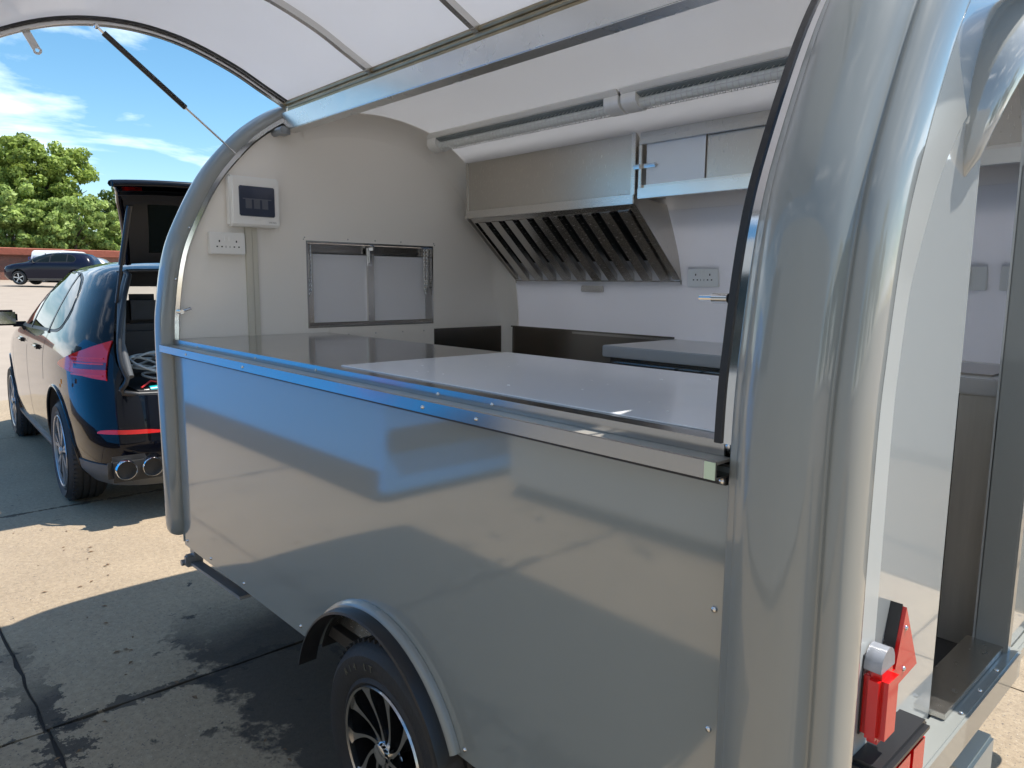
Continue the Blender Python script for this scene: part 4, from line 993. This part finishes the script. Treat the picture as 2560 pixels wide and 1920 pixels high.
# loads in the boot
def carw(p):
    a = PI-math.radians(2.6); return (-1.80+p[0]*math.cos(a)-p[1]*math.sin(a), .96+p[0]*math.sin(a)+p[1]*math.cos(a), GZ+p[2])
cbm = MB(); r_ = random.Random(3)
for k in range(9):
    c = (.35+r_.uniform(-.06, .08), .38+r_.uniform(-.1, .12), .96+k*.017); R0 = r_.uniform(.09, .15); t1 = r_.uniform(-.6, .6); t2 = r_.uniform(-.5, .5)
    cbm.tube([carw((c[0]+R0*math.cos(a)*.8, c[1]+R0*math.sin(a), c[2]+R0*(t1*math.cos(a)+t2*math.sin(a)))) for a in np.linspace(0, 2*PI, 22, endpoint=False)], .008, 6, closed=True)
tag(cbm.build('cable_bundle', 'cable', smooth=60), 'tangle of pale grey cable piled in the open car boot', 'cable')
ya = MB(); 
for k in range(3): ya.box(carw((.42, .30+k*.03, .93-.0*k)), tuple(np.array(carw((.30, .24+k*.03, 1.06+.02*k)))), .012)
tag(ya.build('yellow_cloth', 'yellow'), 'bunched orange-yellow cloth lying among the grey cables', 'cloth')
dl = troot('cordless_drill', carw((.22, .42, .815)), 'teal and black cordless drill lying in the boot near the sill', 'drill')
def cb_(a, b, bev): return MB().box(tuple(min(x, y) for x, y in zip(carw(a), carw(b))), tuple(max(x, y) for x, y in zip(carw(a), carw(b))), bev)
MB().cyl(carw((.20, .50, .875)), carw((.22, .30, .885)), .034, 16).build('drill_body', 'teal', dl, smooth=50)
MB().cyl(carw((.195, .54, .873)), carw((.20, .50, .875)), .022, 14).build('drill_chuck', 'black', dl, smooth=50)
cb_((.19, .34, .83), (.24, .38, .87), .012).build('drill_handle', 'teal', dl)
cb_((.16, .31, .817), (.28, .40, .842), .008).build('drill_battery', 'black', dl)
rd = MB().tube([carw(p) for p in [(.2, .55, .90), (.24, .48, .94), (.2, .40, .92), (.26, .30, .93), (.22, .2, .90)]], .007, 6); tag(rd.build('red_cable', 'redcable', smooth=60), 'thin red cable draped over the drill in the boot', 'cable')
wb = cb_((.30, .18, .82), (.46, .36, .93), .03); tag(wb.build('white_bag', 'whitebag'), 'crumpled white bag under the cables in the boot', 'bag')

# ------------------------------------------------------------------ parked vehicles in the car park
def gzx(x): return -.046 if x >= -8 else -.046+.0324*(-8-max(x, -62))
def far_car(name, loc, rot, m_, label):
    rt = root(name, loc, label, 'car', 'cars parked across the yard', rot)
    make_body(rt, m_); car_windows(rt, False)
    rim_wheels(rt, 'far', .37, .26); mirrors(rt, m_)
    if m_ == 'darkblue': zmap_car(rt)
    for s in (1, -1):
        patch([(x, .235, .36) for x in np.linspace(1.42, 3.42, 8)], 'sill', 'cargrey', rt, .016, side=s)
        patch([(x, .82, .93) for x in np.linspace(4.45, 4.70, 6)], 'headlight', 'clearlens', rt, .008, side=s)
    return rt
imgR = math.atan2(-.737, -.675)
hx, hy = math.cos(imgR), math.sin(imgR)
P = Vector((-46, 6.41, 0))-Vector((hx, hy, 0))*4.75
far_car('parked_suv', (P.x, P.y, gzx(-46)+.06), imgR+.12, 'darkblue', 'dark navy SUV side-on with silver wheels, in front of the white van')
P = Vector((-50.5, 5.6, 0)); far_car('grey_car', (P.x, P.y, gzx(-50)), imgR-.5, 'greycar', 'dark grey-green car half cut off at the left edge behind the navy SUV')
far_car('silver_car', (-50.0, 12.4, gzx(-50)+.0), imgR+.25, 'silver', 'silver car whose roof shows beside the raised tailgate')
SIDEH = {}
def van(name, loc, rot, L_, Wd, H, m_, label, text=None, zb=.38, skirt=0):
    rt = root(name, loc, label, 'van', None, rot)
    prof = [(.0, zb+.07), (0.02, H*.62), (.10, H*.93), (.22, H-.03), (.5, H), (L_-1.9, H), (L_-1.5, H-.08), (L_-.95, H*.62), (L_-.2, H*.50), (L_, H*.36), (L_, zb), (.0, zb)]
    bm = bmesh.new(); n = len(prof); sec = []
    for s in (-1, 1):
        sec.append([bm.verts.new((x, s*(Wd/2-(.12 if z > H*.6 else 0)*((z-H*.6)/(H*.4))), z)) for x, z in prof])
    for i in range(n): bm.faces.new((sec[0][i], sec[0][(i+1) % n], sec[1][(i+1) % n], sec[1][i]))
    bm.faces.new(sec[0][::-1]); bm.faces.new(sec[1])
    bmesh.ops.recalc_face_normals(bm, faces=bm.faces)
    bmesh.ops.bevel(bm, geom=bm.edges[:], offset=.07, segments=3, affect='EDGES', clamp_overlap=True)
    MB().bm(bm).build('body', m_, rt, smooth=50)
    for y0, y1 in ((-.78, -.06), (.06, .78)):
        MB().box((-.012, y0*Wd/2, H*.60), (.05, y1*Wd/2, H*.83), .01, rot=Matrix.Rotation(.07, 3, 'Y')).build('rear_window' if not text else 'blank_panel', 'carglass' if not text else m_, rt)
    MB().box((-.01, -.004, .5), (.1, .004, H*.9)).build('door_gap', 'blackmat', rt)
    for s in (1, -1):
        MB().box((L_-2.0, s*(Wd/2-.1)-.03, H*.56), (L_-1.1, s*(Wd/2-.1)+.075 if s > 0 else s*(Wd/2-.1)+.03, H*.80), .01).build('side_window', 'carglass', rt) if s > 0 else MB().box((L_-2.0, -(Wd/2-.1)-.075, H*.56), (L_-1.1, -(Wd/2-.1)+.03, H*.80), .01).build('side_window', 'carglass', rt)
        MB().box((L_-1.25, s*(Wd/2+.13)-.09, H*.52), (L_-1.12, s*(Wd/2+.13)+.09, H*.66), .03).build('door_mirror', 'black', rt)
        for wx in (.85, L_-.95):
            c = (wx, s*(Wd/2-(.14 if zb < .3 else 0)), .34); e = bpy.data.objects.new('wheel', None); COL.objects.link(e); e.parent = rt; e.location = c; e['_c'] = list(c)
            wheel(e, c, .34, .22, .2, 5, 'far', side=s)
        MB().box((-.02, s*(Wd/2-.10)-.05, .8), (.06, s*(Wd/2-.10)+.05, 1.15), .015).build('tail_light', 'carred', rt)
    if skirt:
        for s in (1, -1): MB().box((.03, s*Wd/2-.012, zb), (L_-.05, s*Wd/2+.012, zb+skirt), .008).build('side_skirt', 'black', rt)
    MB().box((-.06, -Wd/2+.06, .38), (.05, Wd/2-.06, .56), .03).build('rear_bumper', 'carblack', rt)
    MB().box((L_*.35, -.05, H-.003), (L_*.35+.1, .05, H+.05), .01).build('roof_vent', 'black', rt)
    if text: textobj('door_lettering', text, .26, Matrix.Translation((-.016, 0, H*.735)) @ Matrix.Rotation(-PI/2, 4, 'Z') @ Matrix.Rotation(PI/2, 4, 'X'), 'blueprint', rt, .004)
    return rt
van('white_van', (-51, 8.75, gzx(-51)), math.atan2(.67, -.73)+.06, 4.9, 1.95, 2.02, 'vanw', 'white panel van seen from behind with blue lettering on its rear doors', 'D.TURNER & SON')
# vehicles on the street side, seen as reflections in the gloss panels
van('blue_van', (-1.15, -2.76, GZ-.0), PI, 5.4, 2.0, 2.35, 'vanb', 'sky-blue van parked beside the serving side, mirrored in the grey panel', zb=.05, skirt=.2)
van('beige_van', (8.2, -3.75, GZ-.1), PI, 8.9, 2.3, 3.5, 'vang', 'large beige-grey van parked behind the viewer, mirrored in the rounded pillar', zb=.2)

# ------------------------------------------------------------------ boundary wall
WL = root('brick_wall', (-55, 12, gzx(-55)), 'long red brick boundary wall with clay coping below the trees', 'wall')
WL.rotation_euler = (0, 0, math.radians(0))
MB().box((-.15, -22, 0), (.15, 24, 1.72)).build('wall', 'brick', WL)
mb = MB()
mb.prism([(.42, 1.62), (.42, 1.68), (-.02, 2.12), (-.24, 1.72)], [], lambda u, v: (u, -22, v), lambda u, v: (u, 24, v)); mb.build('coping', 'tile', WL, smooth=0)
rows_ = MB()
for k in range(7):
    t = k/7; x = .43-.45*t; z = 1.68+.44*t
    rows_.box((x-.02, -22, z-.01), (x+.035, 24, z+.03))
rows_.build('coping_course', 'tile', WL, smooth=0)

# ------------------------------------------------------------------ trees
def leaves(centers, radii, per, size, seed):
    r = np.random.default_rng(seed); V = []; Tn = []
    for (c, rd, sh) in zip(centers, radii, np.linspace(0, 1, len(centers))):
        d = r.normal(size=(per, 3)); d /= np.linalg.norm(d, axis=1)[:, None]
        rad = rd*(r.uniform(.35, 1, per)**.5)[:, None]*np.array([1, 1, .8]); P = c+d*rad
        nrm = d+r.normal(size=(per, 3))*.55; nrm /= np.linalg.norm(nrm, axis=1)[:, None]
        a = np.cross(nrm, r.normal(size=(per, 3))); a /= np.linalg.norm(a, axis=1)[:, None]; b = np.cross(nrm, a)
        s = (size*r.uniform(.6, 1.35, per))[:, None]
        V.append(np.stack([P-a*s, P-b*s*.55, P+a*s, P+b*s*.55], 1).reshape(-1, 3)); tb = r.uniform(0, 1)
        Tn.append(np.repeat(np.clip(tb*.5+r.uniform(0, .5, per)+(d[:, 2]*.12), 0, 1), 4))
    return np.concatenate(V), np.concatenate(Tn)
def tree_mesh(V, Tn, mname):
    me = bpy.data.meshes.new('crown'); n = len(V)//4
    me.vertices.add(len(V)); me.vertices.foreach_set('co', V.ravel()); me.loops.add(n*4); me.loops.foreach_set('vertex_index', np.arange(n*4)); me.polygons.add(n); me.polygons.foreach_set('loop_start', np.arange(n)*4)
    me.update(); at = me.attributes.new('tint', 'FLOAT', 'POINT'); at.data.foreach_set('value', Tn.astype(np.float32)); me.materials.append(M[mname]); return me
def tree(name, loc, H, crown, m_, label, seed, nclump=150, per=110, leaf=.16, base=.25, cat='tree', group='trees behind the boundary wall'):
    rt = root(name, loc, label, cat, group); r = np.random.default_rng(seed); rx, ry = crown
    zc = H*(base+(1-base)/2); rz = H*(1-base)/2; C_ = []; Rd = []
    lobes = [(r.uniform(-.55, .55), r.uniform(-.55, .55), r.uniform(-.5, .62)) for _ in range(9)]
    for k in range(nclump):
        d = r.normal(size=3); d /= np.linalg.norm(d); lb = lobes[k % 9]; rr = r.uniform(.45, 1)**.4*.56
        p = np.array([(lb[0]+d[0]*rr)*rx, (lb[1]+d[1]*rr)*ry, zc+(lb[2]+d[2]*rr)*rz*.93]); C_.append(p); Rd.append(r.uniform(.35, .75)*min(rx, rz)*.26+.12)
    V, Tn = leaves(C_, Rd, per, leaf, seed+1)
    o = bpy.data.objects.new('crown', tree_mesh(V, Tn, m_)); COL.objects.link(o); o.parent = rt
    mb = MB(); mb.tube([(0, 0, -.1), (.05, 0, H*.3), (.1, .1, H*.6), (.0, .1, H*.85)], [H*.028, H*.022, H*.012, .03], 8)
    for k in range(7):
        t = r.uniform(.25, .6); a = r.uniform(0, 2*PI); mb.tube([(.05, 0, H*t), (math.cos(a)*rx*.35, math.sin(a)*ry*.35, H*(t+.15)), (math.cos(a)*rx*.5, math.sin(a)*ry*.5, H*(t+.20))], [H*.01, H*.006, .02], 6)
    mb.build('trunk', 'bark', rt, smooth=60)
    return rt
g0 = gzx(-60)
tree('broad_tree', (-63, 11.4, g0), 11.3, (3.2, 5.4), 'leafa', 'tallest broad tree with dense mid-green crown at far left', 3, 210, 130, .17, .12)
tree('dark_tree', (-64, 16.4, g0), 8.1, (2.4, 2.6), 'leafc', 'darker green tree just left of the raised tailgate', 5, 150, 120, .16, .08)
tree('slender_tree', (-66, 5.6, g0), 11.4, (3.0, 3.6), 'leafa', 'mid-green tree cut by the left edge of the picture', 8, 150, 120, .17, .12)
tree('light_bush', (-58.5, 8.2, g0), 6.1, (2.0, 3.0), 'leafb', 'bright light-green bush above the wall at the left', 11, 150, 120, .15, .05, 'bush', 'light bushes over the wall')
tree('light_bush', (-58.3, 12.0, g0), 5.7, (2.0, 2.8), 'leafb', 'bright light-green bush above the wall behind the white van', 12, 150, 120, .15, .05, 'bush', 'light bushes over the wall')
tree('light_bush', (-59.0, 15.6, g0), 3.9, (1.8, 2.0), 'leafb', 'low light-green bush beside the raised tailgate', 13, 90, 110, .15, .05, 'bush', 'light bushes over the wall')
tree('far_bush', (-59.5, 19.5, g0), 4.6, (2, 2.6), 'leafc', 'dark bush hidden behind the trailer front', 14, 80, 100, .16, .05, 'bush', None)
for k, (x, y, h) in enumerate(((34, 6, 9), (37, 15, 11), (33, -5, 8), (36, 24, 9))):
    tree('yard_tree', (x, y, GZ), h, (4, 4.6), 'leafa', ['tree behind the viewer mirrored in the rear wall', 'tallest tree behind the viewer mirrored in the rear wall', 'low tree behind the viewer near the beige van', 'tree at the far end of the row behind the viewer'][k], 30+k, 110, 70, .3, .1, 'tree', 'trees behind the viewer')

for o in bpy.data.objects:
    if '_c' in o: del o['_c']
